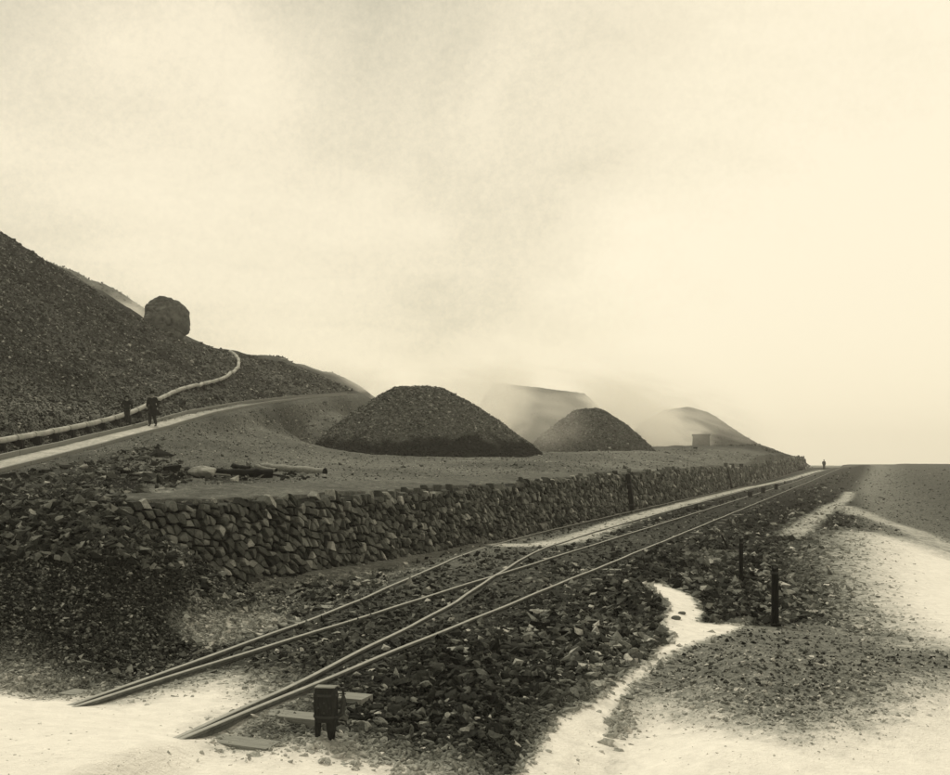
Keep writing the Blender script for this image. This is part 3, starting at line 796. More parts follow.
# ------------------------------------------------------------------ timber marker posts, dark uprights for wall niches, line stubs
def post(px, py, hpx, w, label, lean=(0, 0), name='marker_post', group='dark timber posts beside the rubble slope', notch=True, cat='post'):
    b = at(px, py); H_ = hpx * b.y / FPX
    root = empty(name, b, label, cat, group)
    V, F = [], []
    lv = [(-0.25, 1.0), (0, 1.04), (0.3, 0.97), (0.62, 1.0), (0.86, 0.93), (1.0, 0.86)]
    for i, (h, k) in enumerate(lv):
        z = h * H_ if h >= 0 else h
        for a in range(8):
            an = a * math.pi / 4 + 0.3; q = 1.12 if a % 2 else 0.98
            V.append(Vector((math.cos(an) * w / 2 * k * q + lean[0] * max(z, 0), math.sin(an) * w / 2 * k * q + lean[1] * max(z, 0), z + (0.02 * math.sin(a * 2.1) if i == len(lv) - 1 else 0))))
    for i in range(len(lv) - 1):
        for a in range(8): F.append((i * 8 + a, i * 8 + (a + 1) % 8, (i + 1) * 8 + (a + 1) % 8, (i + 1) * 8 + a))
    F.append(tuple(range(40, 48)))
    poly_mesh('shaft', V, F, M_TIMBER_D, root)
    if notch:
        V, F = tube_mesh([(w * .40, 0, H_ * .80), (w * 0.75, -w * .1, H_ * .83)], w * 0.10, 6); poly_mesh('iron_peg', V, F, M_IRON, root)
        V, F = tube_mesh([(lean[0] * H_ * .9, 0, H_ * .90), (lean[0] * H_ * .93, 0, H_ * .94)], w * 0.56, 10); poly_mesh('iron_band', V, F, M_IRON, root)
    return root
post(775, 626, 58, 0.115, 'thicker nearer dark timber post standing at the edge of the pale gully')
post(741, 583, 44, 0.085, 'thinner farther dark timber post standing in the rubble')
post(728, 548, 13, 0.06, 'short leaning dark stake behind the thinner timber post', (-0.5, 0), 'stake', 'dark timber posts beside the rubble slope', False, 'stake')
for px, py, lab in ((750, 497, 'small dark stub nearest on the pale strip between the tracks'), (763, 493, 'small dark stub second along the pale strip between the tracks'), (776, 489.5, 'small dark stub third and farthest along the pale strip between the tracks')):
    post(px, py, 5.5, 0.30, lab, (0, 0), 'trackside_stub', 'dark stubs along the pale strip', False, 'stub')
def niche_timber(px, label, w, lean):  # black upright put where the wall only has a shaded niche
    # find where along the wall this column falls
    best = min(np.arange(S0, S1, 0.1), key=lambda q: abs(475 + FPX * wall_at(q)[0][0] / wall_at(q)[0][1] - px))
    Yh = wall_at(best)[0][1]; tp = float(wall_top(np.array(Yh)) - zt(Yh))
    a = Vector(wall_pt(best, -0.3, 0.26)); b = Vector(wall_pt(best, tp - 0.02, 0.26)); b.x += lean
    root = empty('niche_upright', (a.x, a.y, float(zt(Yh)) - 0.1), label, 'wall post', 'dark uprights against the wall')
    o3 = Vector(root.location); tg = wall_at(best)[1]; rot = Matrix.Rotation(math.atan2(tg[1], tg[0]), 3, 'Z')
    V = []; 
    for c, k in ((a, 1.1), (a.lerp(b, .5), 1.0), (b, .85)):
        for sx, sy in ((-1, -1), (1, -1), (1, 1), (-1, 1)): V.append(c - o3 + rot @ Vector((sx * w / 2 * k, sy * .11 * k, 0)))
    F = [(i * 4 + j, i * 4 + (j + 1) % 4, i * 4 + 4 + (j + 1) % 4, i * 4 + 4 + j) for i in range(2) for j in range(4)] + [(3, 2, 1, 0), (8, 9, 10, 11)]
    poly_mesh('timber', V, F, M_TIMBER_D, root, bevel=0.012)
    for f in (0.25, 0.75):
        c = a.lerp(b, f) - o3; V, F = box_pts(c, w * 1.25, 0.27, 0.07, rot); poly_mesh('iron_strap', V, F, M_IRON, root)
niche_timber(624.5, 'thicker black upright standing in for a dark niche in the stone wall', 0.34, 0.0)
niche_timber(728.0, 'thinner leaning black upright standing in for a dark recess in the distant wall', 0.42, -0.25)

# ------------------------------------------------------------------ switch stand in place of a half-erased figure by the near rail
b = at(326, 739) + Vector((0, 0, 0.015))
sw = empty('stand_in_switch', b, 'dark squat two-legged switch stand in place of a half-erased figure', 'switch stand')
sw.rotation_euler = (0, 0, -0.15)
u = b.y / FPX
V, F = [], []
prof = [(16 * u, 10.5), (20 * u, 11.6), (32 * u, 12.4), (42 * u, 12.2), (48 * u, 11.2), (50 * u, 10.2)]
for z, hw in prof:
    for a in range(12):
        an = a / 12 * 2 * math.pi
        cx_, cy_ = math.copysign(abs(math.cos(an)) ** 0.6, math.cos(an)), math.copysign(abs(math.sin(an)) ** 0.6, math.sin(an))
        V.append(Vector((cx_ * hw * u, cy_ * hw * u * 0.6, z)))
for i in range(len(prof) - 1):
    for a in range(12): F.append((i * 12 + a, i * 12 + (a + 1) % 12, i * 12 + 12 + (a + 1) % 12, i * 12 + 12 + a))
F += [tuple(range(12))[::-1], tuple(range(60, 72))]
poly_mesh('lever_box', V, F, M_BOX, sw, smooth=False)
for zz in (20.5, 42.0):
    V, F = tube_mesh([(0, 0, zz * u), (0, 0, (zz + 2.2) * u)], 13.0 * u, 24)
    V = [Vector((v.x, v.y * 0.63, v.z)) for v in V]; poly_mesh('iron_band', V, F, M_IRON, sw)
for xx, zz in ((-6, 31), (6, 31), (0, 36), (0, 26)):
    V, F = tube_mesh([(xx * u, -6.8 * u, zz * u), (xx * u, -8.0 * u, zz * u)], 1.0 * u, 8); poly_mesh('bolt', V, F, M_IRON, sw)
for cx_, zb, w_ in ((-8.5, 6, 3.2), (5.5, -3, 5.0)):
    V, F = tube_mesh([(cx_ * u, 0, zb * u - 0.10), (cx_ * u, 0, 8 * u), (cx_ * 0.95 * u, 0, 17 * u)], [w_ * u * .9, w_ * u, w_ * u * 1.15], 8)
    poly_mesh('leg', V, F, M_BOX, sw)
V, F = tube_mesh([(11 * u, 0.01, 20 * u), (16 * u, 0.02, 24 * u), (17.5 * u, 0.02, 38 * u), (16.5 * u, .02, 50 * u)], [2.0 * u, 2.6 * u, 2.8 * u, 2.0 * u], 8)
poly_mesh('lever', V, F, M_IRON, sw)
V, F = box_pts((0, 0, 50.8 * u), 20.5 * u, 12 * u, 1.2 * u); poly_mesh('lit_lid', V, F, M_TIMBER_M, sw, bevel=.004)  # paler top puts the lit upper edge into its colour

# ------------------------------------------------------------------ pipe up the hillside
pp = [(-60, 461), (-30, 455), (0, 449), (35, 442), (60, 437.5), (90, 431), (115, 424.5), (135, 418), (149, 411), (162, 401.5), (180, 391), (197, 387), (210, 385.5), (222, 383.5), (234, 377), (242, 370), (241, 361), (237, 356), (230, 353.5)]
P3, fnd = hit([a for a, c in pp], [c for a, c in pp])
P3 = [Vector(q) for q in P3]
P3 = [q + Vector((0, 0, 0.30 if i < 10 else 0.22)) for i, q in enumerate(P3)]
for _ in range(2):                                # ease out depth jumps
    P3 = [P3[0]] + [P3[i] * 0.5 + (P3[i - 1] + P3[i + 1]) * 0.25 for i in range(1, len(P3) - 1)] + [P3[-1]]
root = empty('water_pipe', P3[2], 'pale jointed pipe winding up the hillside above the footpath', 'pipe')
o3 = Vector(root.location)
fine = []
for i in range(len(P3) - 1):
    for f in range(5): fine.append(P3[i].lerp(P3[i + 1], f / 5))
fine.append(P3[-1])
for i in range(1, 3):
    fine = [fine[0]] + [fine[j] * 0.5 + (fine[j - 1] + fine[j + 1]) * 0.25 for j in range(1, len(fine) - 1)] + [fine[-1]]
for j in range(len(fine)):
    g = float(Hq(fine[j].x, fine[j].y)); fine[j].z = max(fine[j].z, g + 0.12); fine[j].z = min(fine[j].z, g + 0.38)
step = 3
for i in range(0, len(fine) - 1, step):
    seg = [q - o3 for q in fine[i:i + step + 1]]
    if len(seg) < 2: continue
    far_ = 0.112 + 0.0007 * (fine[i].y - 33)
    V, F = tube_mesh(seg, far_, 10); poly_mesh('pipe_length', V, F, M_PIPE, root, smooth=True)
    d = (seg[1] - seg[0]).normalized()
    V, F = tube_mesh([seg[0] - d * .09, seg[0] + d * .09], far_ * 1.22, 10); poly_mesh('joint', V, F, M_PIPE, root)
    g = float(Hq(fine[i].x, fine[i].y)); hh = fine[i].z - g
    V, F = box_pts(seg[0] - Vector((0, 0, hh / 2 + .1)), 0.5, 0.22, hh + .05); poly_mesh('support', V, F, M_TIMBER_D, root)

# kerb boards along the footpath
def strip(name, pts, label, cat, group, w, h, mat, lift=0.05):
    Q = [Vector((x_ + pts, y_, z_)) for x_, y_, z_ in PATHC]
    fine = []
    for i in range(len(Q) - 1):
        for f in range(4): fine.append(Q[i].lerp(Q[i + 1], f / 4))
    fine.append(Q[-1])
    for _ in range(3): fine = [fine[0]] + [fine[j] * .5 + (fine[j - 1] + fine[j + 1]) * .25 for j in range(1, len(fine) - 1)] + [fine[-1]]
    root = empty(name, fine[0], label, cat, group); o3 = Vector(root.location)
    for i in range(0, len(fine) - 1, 2):
        seg = fine[i:i + 3]
        V, F = [], []
        for j, q in enumerate(seg):
            tg = (seg[min(j + 1, len(seg) - 1)] - seg[max(j - 1, 0)]); tg.z = 0; tg.normalize(); nr = Vector((tg.y, -tg.x, 0))
            g = float(Hq(q.x, q.y))
            gap = tg * (0.03 if j == 0 else (-0.03 if j == len(seg) - 1 else 0))
            for a, c in ((-w / 2, -0.12), (w / 2, -0.12), (w / 2, h), (-w / 2, h)):
                V.append(Vector((q.x, q.y, g + lift)) + nr * a + gap + Vector((0, 0, c)) - o3)
        for j in range(len(seg) - 1):
            for a in range(4): F.append((j * 4 + a, j * 4 + (a + 1) % 4, j * 4 + 4 + (a + 1) % 4, j * 4 + 4 + a))
        F += [(0, 3, 2, 1), tuple(len(V) - 4 + q for q in (0, 1, 2, 3))]
        poly_mesh('board', V, F, mat, root)
strip('path_edging', -0.85, 'low timber edging on the uphill side of the pale footpath', 'edging', 'footpath edgings', 0.12, 0.12, M_TIMBER_M)
strip('path_edging', 0.85, 'low timber edging on the downhill side of the pale footpath', 'edging', 'footpath edgings', 0.12, 0.08, M_TIMBER_M)

# ------------------------------------------------------------------ boulder on the skyline
def boulder(name, c, sx, sy, sz, seed, mat, label, cat, parent=None, group=None, sub=4, cuts=16, rough=0.06, block=1.0):
    r = np.random.default_rng(seed); V, F = ico(sub); V = np.sign(V) * np.abs(V) ** block; fl = -1 if sub == 5 else 1
    for _ in range(cuts):
        nrm = r.normal(size=3); nrm /= np.linalg.norm(nrm); k = r.uniform(0.74, 0.96)
        dd = V @ nrm; V = V - np.outer(np.maximum(dd - k, 0), nrm)
    V = V * (1 + rough * (fbm(V[:, 0] * 2.2 + 5, V[:, 1] * 2.2 + V[:, 2] * 3.1, 4, seed))[:, None] * 2)
    if sub == 5:
        cr_ = fbm(V[:, 0] * 1.1 + 3, V[:, 1] * 1.1 + V[:, 2] * 1.6, 3, seed + 4)
        V = V * (1 - 0.13 * np.exp(-(cr_ / 0.035) ** 2))[:, None]
    V = V * np.array([sx, sy * fl, sz * fl])
    o = mesh_np(name, V, F, mat, parent); o.location = c
    if label: tag(o, label, cat, group)
    return o
bp = at(166, 337); u = 96.0 / FPX
bY = 94.0; bc = Vector(((165.5 - 475) * bY / FPX, bY, CAM_H + (HOR - 322) * bY / FPX))
boulder('boulder', bc + Vector((0.1, -0.6, -.05)), 2.45, 2.2, 2.15, 52, M_BOULDER, 'huge dark rounded boulder perched on the skyline of the hill', 'boulder', cuts=12, rough=.085, sub=5, block=.72)
rm = boulder('small_boulder', Vector(((141 - 475) * 93 / FPX, 93, CAM_H + (HOR - 323) * 93 / FPX)), 0.55, 0.5, 0.45, 5, M_BOULDER, 'small dark rock wedged against the foot of the huge boulder', 'rock', sub=2)

for px_, py_, sz_, lab in ((682, 614, .055, 'small dark stone on the pale gully, upper of two'), (676, 619, .065, 'small dark stone on the pale gully, lower of two'), (611, 685, .05, 'lone small dark stone on the lower pale gully')):
    q = at(px_, py_); boulder('small_stone', q + Vector((0, 0, sz_ * .3)), sz_ * 1.3, sz_, sz_ * .6, int(px_), M_BOULDER, lab, 'stone', sub=2, cuts=6)
# timber, logs and pale stone lying on the terrace
def log(pts, r0, r1, label, mat, name='log', group='logs and planks lying on the terrace', Yf=None):
    Q, _ = hit([a for a, c in pts], [c for a, c in pts]); Q = [Vector(q) for q in Q]
    y0 = sum(q.y for q in Q) / len(Q)
    Q = [Vector(((a - 475) * (y0 + dy) / FPX, y0 + dy, 0)) for (a, c), dy in zip(pts, np.linspace(0, Yf or 0, len(pts)))]
    zs = [float(Hq(q.x, q.y)) + r0 * .85 for q in Q]
    Q = [Vector((q.x, q.y, max(z, CAM_H + (HOR - c) * q.y / FPX))) for q, z, (a, c) in zip(Q, zs, pts)]
    fine = []
    for i in range(len(Q) - 1):
        for f in range(5): fine.append(Q[i].lerp(Q[i + 1], f / 5) + Vector((0, 0, random.uniform(-.012, .012))))
    fine.append(Q[-1])
    root = empty(name, Q[0] - Vector((0, 0, r0)), label, 'log', group); o3 = Vector(root.location)
    n = len(fine)
    V, F = tube_mesh([q - o3 for q in fine], [(r0 + (r1 - r0) * i / (n - 1)) * (1 + 0.12 * math.sin(i * 1.3) + random.uniform(-.08, .08)) for i in range(n)], 12, cap=False)
    poly_mesh('bark', V, F, mat, root, smooth=True)
    for e0, e1, rr in ((0, 1, r0), (-1, -2, r1)):
        c = fine[e0] - o3; d = (fine[e0] - fine[e1]).normalized()
        V, F = tube_mesh([c - d * .06, c + d * .012], rr * .93, 12); poly_mesh('cut_end', V, F, M_TIMBER_D, root)
log([(262, 467.5), (280, 468.5), (300, 470), (325, 473.5)], 0.11, 0.14, 'long pale log with a dark cut end lying on the terrace', M_TIMBER_P, Yf=-1.5)
log([(211, 478.5), (232, 477), (252, 475.5), (272, 474)], 0.12, 0.15, 'log in front of the long pale log, darkened as the shadow beneath it', M_TIMBER_D, Yf=0.6)  # near-black puts the shadow gap under the pale log into its colour
log([(233, 465.5), (241, 468.5), (249, 471.5)], 0.08, 0.07, 'short dark log tilted up beside the pale stone block', M_TIMBER_D, Yf=-0.4)
log([(256, 466), (266, 469.5), (276, 472.5)], 0.07, 0.07, 'short log crossing the near end of the long pale log', M_TIMBER_M, Yf=-0.5)
def plank(a, c, w, th, label, mat, Y):
    A = Vector(((a[0] - 475) * Y / FPX, Y, CAM_H + (HOR - a[1]) * Y / FPX)); B = Vector(((c[0] - 475) * Y / FPX, Y + .4, CAM_H + (HOR - c[1]) * Y / FPX))
    for q in (A, B): q.z = max(q.z, float(Hq(q.x, q.y)) + th * 0.6)
    d = B - A; root = tag(bpy.data.objects.new('plank', None), label, 'plank', 'logs and planks lying on the terrace'); COL.objects.link(root); root.location = A
    rot = d.to_track_quat('X', 'Z').to_matrix()
    V, F = box_pts(d / 2, d.length, w, th, rot); poly_mesh('board', V, F, mat, root, bevel=.006)
    for f in (.2, .8):
        V, F = box_pts(d * f - Vector((0, 0, th * .9)), .09, w * 1.1, th * .8, rot); poly_mesh('batten', V, F, M_TIMBER_D, root)
plank((163, 472.3), (194, 473.3), 0.22, 0.045, 'thin dark plank propped level left of the pale stone block', M_TIMBER_D, 28.0)
plank((205, 479.5), (229, 475.5), 0.20, 0.05, 'grey plank slanting from the pale stone block towards the dark log', M_TIMBER_M, 29.0)
bq = at(203, 477)
boulder('stone_block', bq + Vector((0, 0, 0.13)), 0.40, 0.26, 0.20, 14, M_PALE_STONE, 'pale smooth stone block lying on the terrace among the timber', 'stone', sub=3, cuts=22, rough=.07)
bq = at(146, 477)
boulder('stone_slab', bq + Vector((0, 0, 0.04)), 0.33, 0.2, 0.11, 17, M_PALE_STONE, 'flat pale slab on the stony ground left of the thin plank', 'stone', sub=3, cuts=22, rough=.07)
for a_, c_, w_, th_, lab, m_, Yq in (((118, 470), (137, 476), .16, .05, 'dark plank sloping down at the left end of the timber pile', M_TIMBER_D, 27.0), ((284, 478), (262, 474), .14, .05, 'short plank poking out from under the long pale log', M_TIMBER_D, 30.0),
                            ((176, 481), (212, 480), .14, .06, 'dark plank on the ground just below the pale stone block', M_TIMBER_D, 27.5), ((128, 480), (150, 482), .14, .06, 'dark board lying below the flat pale slab', M_TIMBER_D, 26.0)):
    plank(a_, c_, w_, th_, lab, m_, Yq)

# ------------------------------------------------------------------ burning ore heaps
def heap(name, cx, cy, zb, rl, rr, rd, h, flat, label, seed, tone, n=6000, rs=0.13, dark_skirt=0.0, group='smoking conical ore heaps', peak=0.0):
    NRr, NA = 64, 200
    rr_ = np.linspace(0, 1.12, NRr); aa = np.linspace(0, 2 * math.pi, NA, endpoint=False)
    RR, AA = np.meshgrid(rr_, aa, indexing='ij')
    def surf(RR, AA):
        ex = np.where(np.cos(AA) < 0, rl, rr)
        x, y = RR * np.cos(AA) * ex, RR * np.sin(AA) * rd
        wob = 1 + 0.07 * fbm(np.cos(AA) * 1.5 + 4, np.sin(AA) * 1.5, 3, seed)
        q = RR / wob
        body = np.clip((1 - q) / (1 - flat), -0.2, 1.25)
        prof = np.where(body > 0.78, 0.78 + 0.22 * (1 - np.exp(-(body - 0.78) / 0.22)) / (1 - math.exp(-1) * 0 + 0.0), body)
        prof = 1 - np.clip(q, 0, 1.2) ** 1.38
        prof = np.where(prof > 0.84, 0.84 + 0.10 * (1 - np.exp(-(prof - 0.84) / 0.09)), prof) / 0.92
        z = h * prof
        z = z + 0.12 * fbm(x * .9, y * .9, 4, seed + 3) + 0.05 * fbm(x * 3, y * 3, 2, seed + 9)
        return x, y, z
    x, y, z = surf(RR, AA)
    g = Hq(x + cx, y + cy)
    V = np.stack([x, y, z], -1).reshape(-1, 3)
    i = np.arange(NRr * NA).reshape(NRr, NA); j = np.roll(i, -1, 1)
    F = np.stack([i[:-1], i[1:], j[1:], j[:-1]], -1).reshape(-1, 4)
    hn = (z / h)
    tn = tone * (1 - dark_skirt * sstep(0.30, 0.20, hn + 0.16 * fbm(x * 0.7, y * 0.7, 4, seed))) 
    root = empty(name, (cx, cy, zb), label, 'ore heap', group)
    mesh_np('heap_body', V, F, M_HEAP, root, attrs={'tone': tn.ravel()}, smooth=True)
    ra = np.sqrt(rng.uniform(0, 1.02, n)); an = rng.uniform(math.pi * 0.9, math.pi * 2.1, n)
    px_, py_, pz_ = surf(ra, an)
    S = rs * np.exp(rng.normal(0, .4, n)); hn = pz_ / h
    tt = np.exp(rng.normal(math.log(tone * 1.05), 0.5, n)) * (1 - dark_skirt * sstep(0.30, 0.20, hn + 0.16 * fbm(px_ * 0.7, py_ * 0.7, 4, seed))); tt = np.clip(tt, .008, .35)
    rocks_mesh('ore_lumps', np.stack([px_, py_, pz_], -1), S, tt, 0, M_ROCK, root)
    return root
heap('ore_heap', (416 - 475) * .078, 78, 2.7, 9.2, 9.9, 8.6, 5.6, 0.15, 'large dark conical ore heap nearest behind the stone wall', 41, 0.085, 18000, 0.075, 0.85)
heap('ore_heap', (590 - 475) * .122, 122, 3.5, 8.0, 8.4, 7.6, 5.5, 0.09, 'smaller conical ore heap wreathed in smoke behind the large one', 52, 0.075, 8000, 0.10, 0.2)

def ridge(name, prof, Y, zbase, label, cat, seed, tone, slope=0.62, group=None, n=2500, rs=0.3, rgh=1.0):
    """a long dump: crest heights follow the profile, sides fall both ways at the slope of tipped stone"""
    px = np.array([a for a, b in prof], float); py = np.array([b for a, b in prof], float)
    X = (px - 475) * Y / FPX; Z = CAM_H + (HOR - py) * Y / FPX
    xs = np.linspace(X[0], X[-1], 150); D = (Z.max() - zbase) / slope + 2; ys = np.linspace(-D, D, 90)
    XX, YY = np.meshgrid(xs, ys, indexing='ij')
    def f(XX, YY):
        crest = np.interp(XX, X, Z)
        z = crest - np.sqrt(YY ** 2 + 1.0) * slope + slope
        return z + rgh * (0.45 * fbm(XX * .25, YY * .25, 4, seed) + 0.15 * fbm(XX, YY, 3, seed + 2))
    ZZ = np.maximum(f(XX, YY), zbase - 1)
    c = Vector(((X[0] + X[-1]) / 2, Y, zbase))
    root = empty(name, c, label, cat, group)
    i = np.arange(XX.size).reshape(XX.shape)
    F = np.stack([i[:-1, :-1], i[1:, :-1], i[1:, 1:], i[:-1, 1:]], -1).reshape(-1, 4)
    V = np.stack([XX - c.x, YY, ZZ - c.z], -1).reshape(-1, 3)
    mesh_np('heap_body', V, F, M_HEAP, root, attrs={'tone': np.full(len(V), tone)}, smooth=True)
    qx, qy = rng.uniform(xs[0], xs[-1], n), rng.uniform(-D, 1.0, n); qz = f(qx, qy)
    S = rs * np.exp(rng.normal(0, .4, n)); tt = np.clip(np.exp(rng.normal(math.log(tone), .5, n)), .02, .35)
    rocks_mesh('ore_lumps', np.stack([qx - c.x, qy, qz - c.z], -1), S, tt, 0, M_ROCK, root)
    return root
ridge('flat_topped_heap', [(455, 440), (494, 383), (515, 385.5), (550, 389), (584, 393), (592, 400), (625, 432), (640, 450)], 205, 3, 'distant flat topped heap fading in the smoke', 'ore heap', 61, 0.07, group='distant ore heaps', rs=.12, rgh=.3)
ridge('distant_heap', [(618, 450), (640, 424), (665, 409), (688, 407), (709, 413), (731, 427), (756, 443), (776, 450), (798, 458), (812, 467)], 235, 3, 'distant rounded heap behind the small masonry block', 'ore heap', 71, 0.045, slope=.55, group='distant ore heaps', rs=.14, rgh=.5)
ridge('distant_hill', [(0, 236), (30, 252), (60, 266), (78, 271), (92, 281), (104, 284), (125, 294), (146, 309), (165, 330), (200, 350), (240, 372)], 150, 4, 'faint spoil ridge rising behind the big dark hillside', 'spoil ridge', 81, 0.13, slope=.6, n=4000, rs=.14, group='distant ore heaps')
ridge('spoil_bank', [(222, 366), (238, 356), (252, 357), (268, 355.5), (284, 357), (293, 363), (303, 369), (318, 371), (334, 374), (346, 381), (356, 391), (362, 404)], 124, 6, 'rocky crest where the dark hillside ends beside the smoke', 'spoil ridge', 95, 0.10, slope=.6, n=4000, rs=.12, group='distant ore heaps')

ridge('spoil_bank', [(596, 456), (630, 449), (660, 446), (690, 446), (720, 446), (745, 444.5), (762, 446.5), (780, 452), (793, 458), (799, 467)], 186, 2.5, 'low dark stony bank stepping down to the far end of the wall', 'spoil ridge', 103, 0.055, slope=.6, n=6000, rs=.16, group='distant ore heaps')
# small masonry block beyond the terrace
Yh = 163.0
hx, hz = (701 - 475) * Yh / FPX, CAM_H + (HOR - 449) * Yh / FPX
hut = empty('masonry_block', (hx, Yh, hz - 0.6), 'small square masonry kiln standing alone in the smoke on the far terrace', 'kiln', rz=-0.2)
def frustum(w0, w1, z0, z1, d=1.0):
    V = [Vector((sx * w / 2, sy * w * d / 2, z)) for z, w in ((z0, w0), (z1, w1)) for sx, sy in ((-1, -1), (1, -1), (1, 1), (-1, 1))]
    return V, [(0, 1, 5, 4), (1, 2, 6, 5), (2, 3, 7, 6), (3, 0, 4, 7), (3, 2, 1, 0), (4, 5, 6, 7)]
V, F = frustum(3.0, 2.6, -0.6, 2.75); poly_mesh('wall', V, F, M_HUT, hut, bevel=.05)
V, F = frustum(2.85, 2.9, 2.752, 3.0); poly_mesh('coping', V, F, M_HUT, hut, bevel=.04)
V, F = box_pts((0.1, -1.46, 0.55), 0.8, 0.1, 1.3); poly_mesh('opening', V, F, M_TIMBER_D, hut)

# ------------------------------------------------------------------ people
def skin_obj(name, J, E, mat, parent, root_i=0, sub=2):
    """J: list of (co, radius x, radius y); E: edges"""
    me = bpy.data.meshes.new(name); me.from_pydata([j[0] for j in J], E, [])
    o = bpy.data.objects.new(name, me); COL.objects.link(o)
    if parent: o.parent = parent
    md = o.modifiers.new('skin', 'SKIN')
    for i, sv_ in enumerate(me.skin_vertices[0].data):
        sv_.radius = (J[i][1], J[i][2] if len(J[i]) > 2 else J[i][1]); sv_.use_root = (i == root_i)
    md.use_smooth_shade = True
    s_ = o.modifiers.new('subsurf', 'SUBSURF'); s_.levels = sub; s_.render_levels = sub
    me.materials.append(mat)
    return o
def person(loc, rz, height, pose, label, coat_len=0.0, flare=0.0, hat='cap', hands=True):
    k = height / 1.72
    P = dict(pelvis=(0, 0, .95), waist=(0, 0, 1.08), chest=(0, .01, 1.32), neck=(0, .0, 1.47), head0=(0, -.015, 1.585), head1=(0, -.02, 1.68),
             shL=(-.19, 0, 1.41), shR=(.19, 0, 1.41), elL=(-.25, .03, 1.15), elR=(.25, .03, 1.15), wrL=(-.24, -.06, .92), wrR=(.24, -.06, .92),
             haL=(-.235, -.08, .84), haR=(.235, -.08, .84), hipL=(-.10, 0, .90), hipR=(.10, 0, .90), knL=(-.11, -.02, .49), knR=(.11, -.02, .49),
             anL=(-.11, .02, .08), anR=(.11, .02, .08), toL=(-.12, -.15, .03), toR=(.12, -.15, .03))
    P.update(pose)
    P = {n_: Vector(v) * k for n_, v in P.items()}
    names = list(P); I = {n_: i for i, n_ in enumerate(names)}
    RB = dict(pelvis=(.13, .10), waist=(.125, .095), chest=(.155, .105), neck=(.055,), head0=(.078, .088), head1=(.078, .09), shL=(.06,), shR=(.06,), elL=(.043,), elR=(.043,), wrL=(.03,), wrR=(.03,),
              haL=(.035, .02), haR=(.035, .02), hipL=(.088,), hipR=(.088,), knL=(.06,), knR=(.06,), anL=(.04,), anR=(.04,), toL=(.04, .03), toR=(.04, .03))
    ED = [('pelvis', 'waist'), ('waist', 'chest'), ('chest', 'neck'), ('neck', 'head0'), ('head0', 'head1'), ('chest', 'shL'), ('chest', 'shR'), ('shL', 'elL'), ('elL', 'wrL'), ('wrL', 'haL'),
          ('shR', 'elR'), ('elR', 'wrR'), ('wrR', 'haR'), ('pelvis', 'hipL'), ('pelvis', 'hipR'), ('hipL', 'knL'), ('knL', 'anL'), ('anL', 'toL'), ('hipR', 'knR'), ('knR', 'anR'), ('anR', 'toR')]
    J = [(P[n_], *[r_ * k for r_ in RB[n_]]) for n_ in names]
    E = [(I[a], I[b_]) for a, b_ in ED]
    # nose
    J.append((P['head0'] + Vector((0, -.115, .01)) * k, .012 * k)); E.append((I['head0'], len(J) - 1))
    # fingers: short chains rooted in the palm
    for s_ in ('L', 'R'):
        w, h_ = P['wr' + s_], P['ha' + s_]; d = (h_ - w).normalized()
        for q in range(4):
            J.append((h_ + d * (.075 - .006 * abs(q - 1)) * k + Vector((0, (q - 1.5) * .018, 0)) * k, .008 * k)); E.append((I['ha' + s_], len(J) - 1))
        J.append((w + d * .06 * k + Vector((0, -.045, 0)) * k, .009 * k)); E.append((I['wr' + s_], len(J) - 1))
    body = skin_obj('person', J, E, M_SKIN, None, I['pelvis'])
    body.location = loc; body.rotation_euler = (0, 0, rz); tag(body, label, 'person', 'men in dark clothes')
    def sub_chain(nm, keys, edges, grow, mat):
        ii = {n_: i for i, n_ in enumerate(keys)}
        JJ = [(P[n_], *[(r_ + grow) * k for r_ in RB[n_]]) for n_ in keys]
        return skin_obj(nm, JJ, [(ii[a], ii[b_]) for a, b_ in edges], mat, body, 0)
    sub_chain('trousers', ['pelvis', 'hipL', 'hipR', 'knL', 'knR', 'anL', 'anR'], [('pelvis', 'hipL'), ('pelvis', 'hipR'), ('hipL', 'knL'), ('hipR', 'knR'), ('knL', 'anL'), ('knR', 'anR')], .032, M_TROUSERS)
    sub_chain('jacket', ['pelvis', 'waist', 'chest', 'shL', 'shR', 'elL', 'elR', 'wrL', 'wrR'], [('pelvis', 'waist'), ('waist', 'chest'), ('chest', 'shL'), ('chest', 'shR'), ('shL', 'elL'), ('shR', 'elR'), ('elL', 'wrL'), ('elR', 'wrR')], .036, M_COAT)
    for s_ in ('L', 'R'):
        a, b_ = P['an' + s_], P['to' + s_]
        J2 = [(a, .052 * k), (a * .5 + b_ * .5 - Vector((0, 0, .01)) * k, .05 * k, .04 * k), (b_, .045 * k, .033 * k)]
        skin_obj('boot', J2, [(0, 1), (1, 2)], M_HAT, body, 0, 1)
    if coat_len:
        V, F = [], []; n = 20; rings = 6
        for r_ in range(rings):
            f = r_ / (rings - 1); z = 1.12 - coat_len * f
            for a in range(n):
                an = a / n * 2 * math.pi; wx = .165 + .10 * f; wy = .13 + .07 * f
                ruf = 1 + .05 * f * math.sin(an * 5)
                V.append(Vector((math.cos(an) * wx * ruf + flare * f * f * (1 if math.cos(an) > 0 else .25), math.sin(an) * wy * ruf, z + (0.03 * f * math.sin(an * 2)))) * k)
        for r_ in range(rings - 1):
            for a in range(n): F.append((r_ * n + a, r_ * n + (a + 1) % n, (r_ + 1) * n + (a + 1) % n, (r_ + 1) * n + a))
        o = poly_mesh('coat_skirt', V, F, M_COAT, body, smooth=True); sd = o.modifiers.new('solid', 'SOLIDIFY'); sd.thickness = .012
    hd = P['head1']
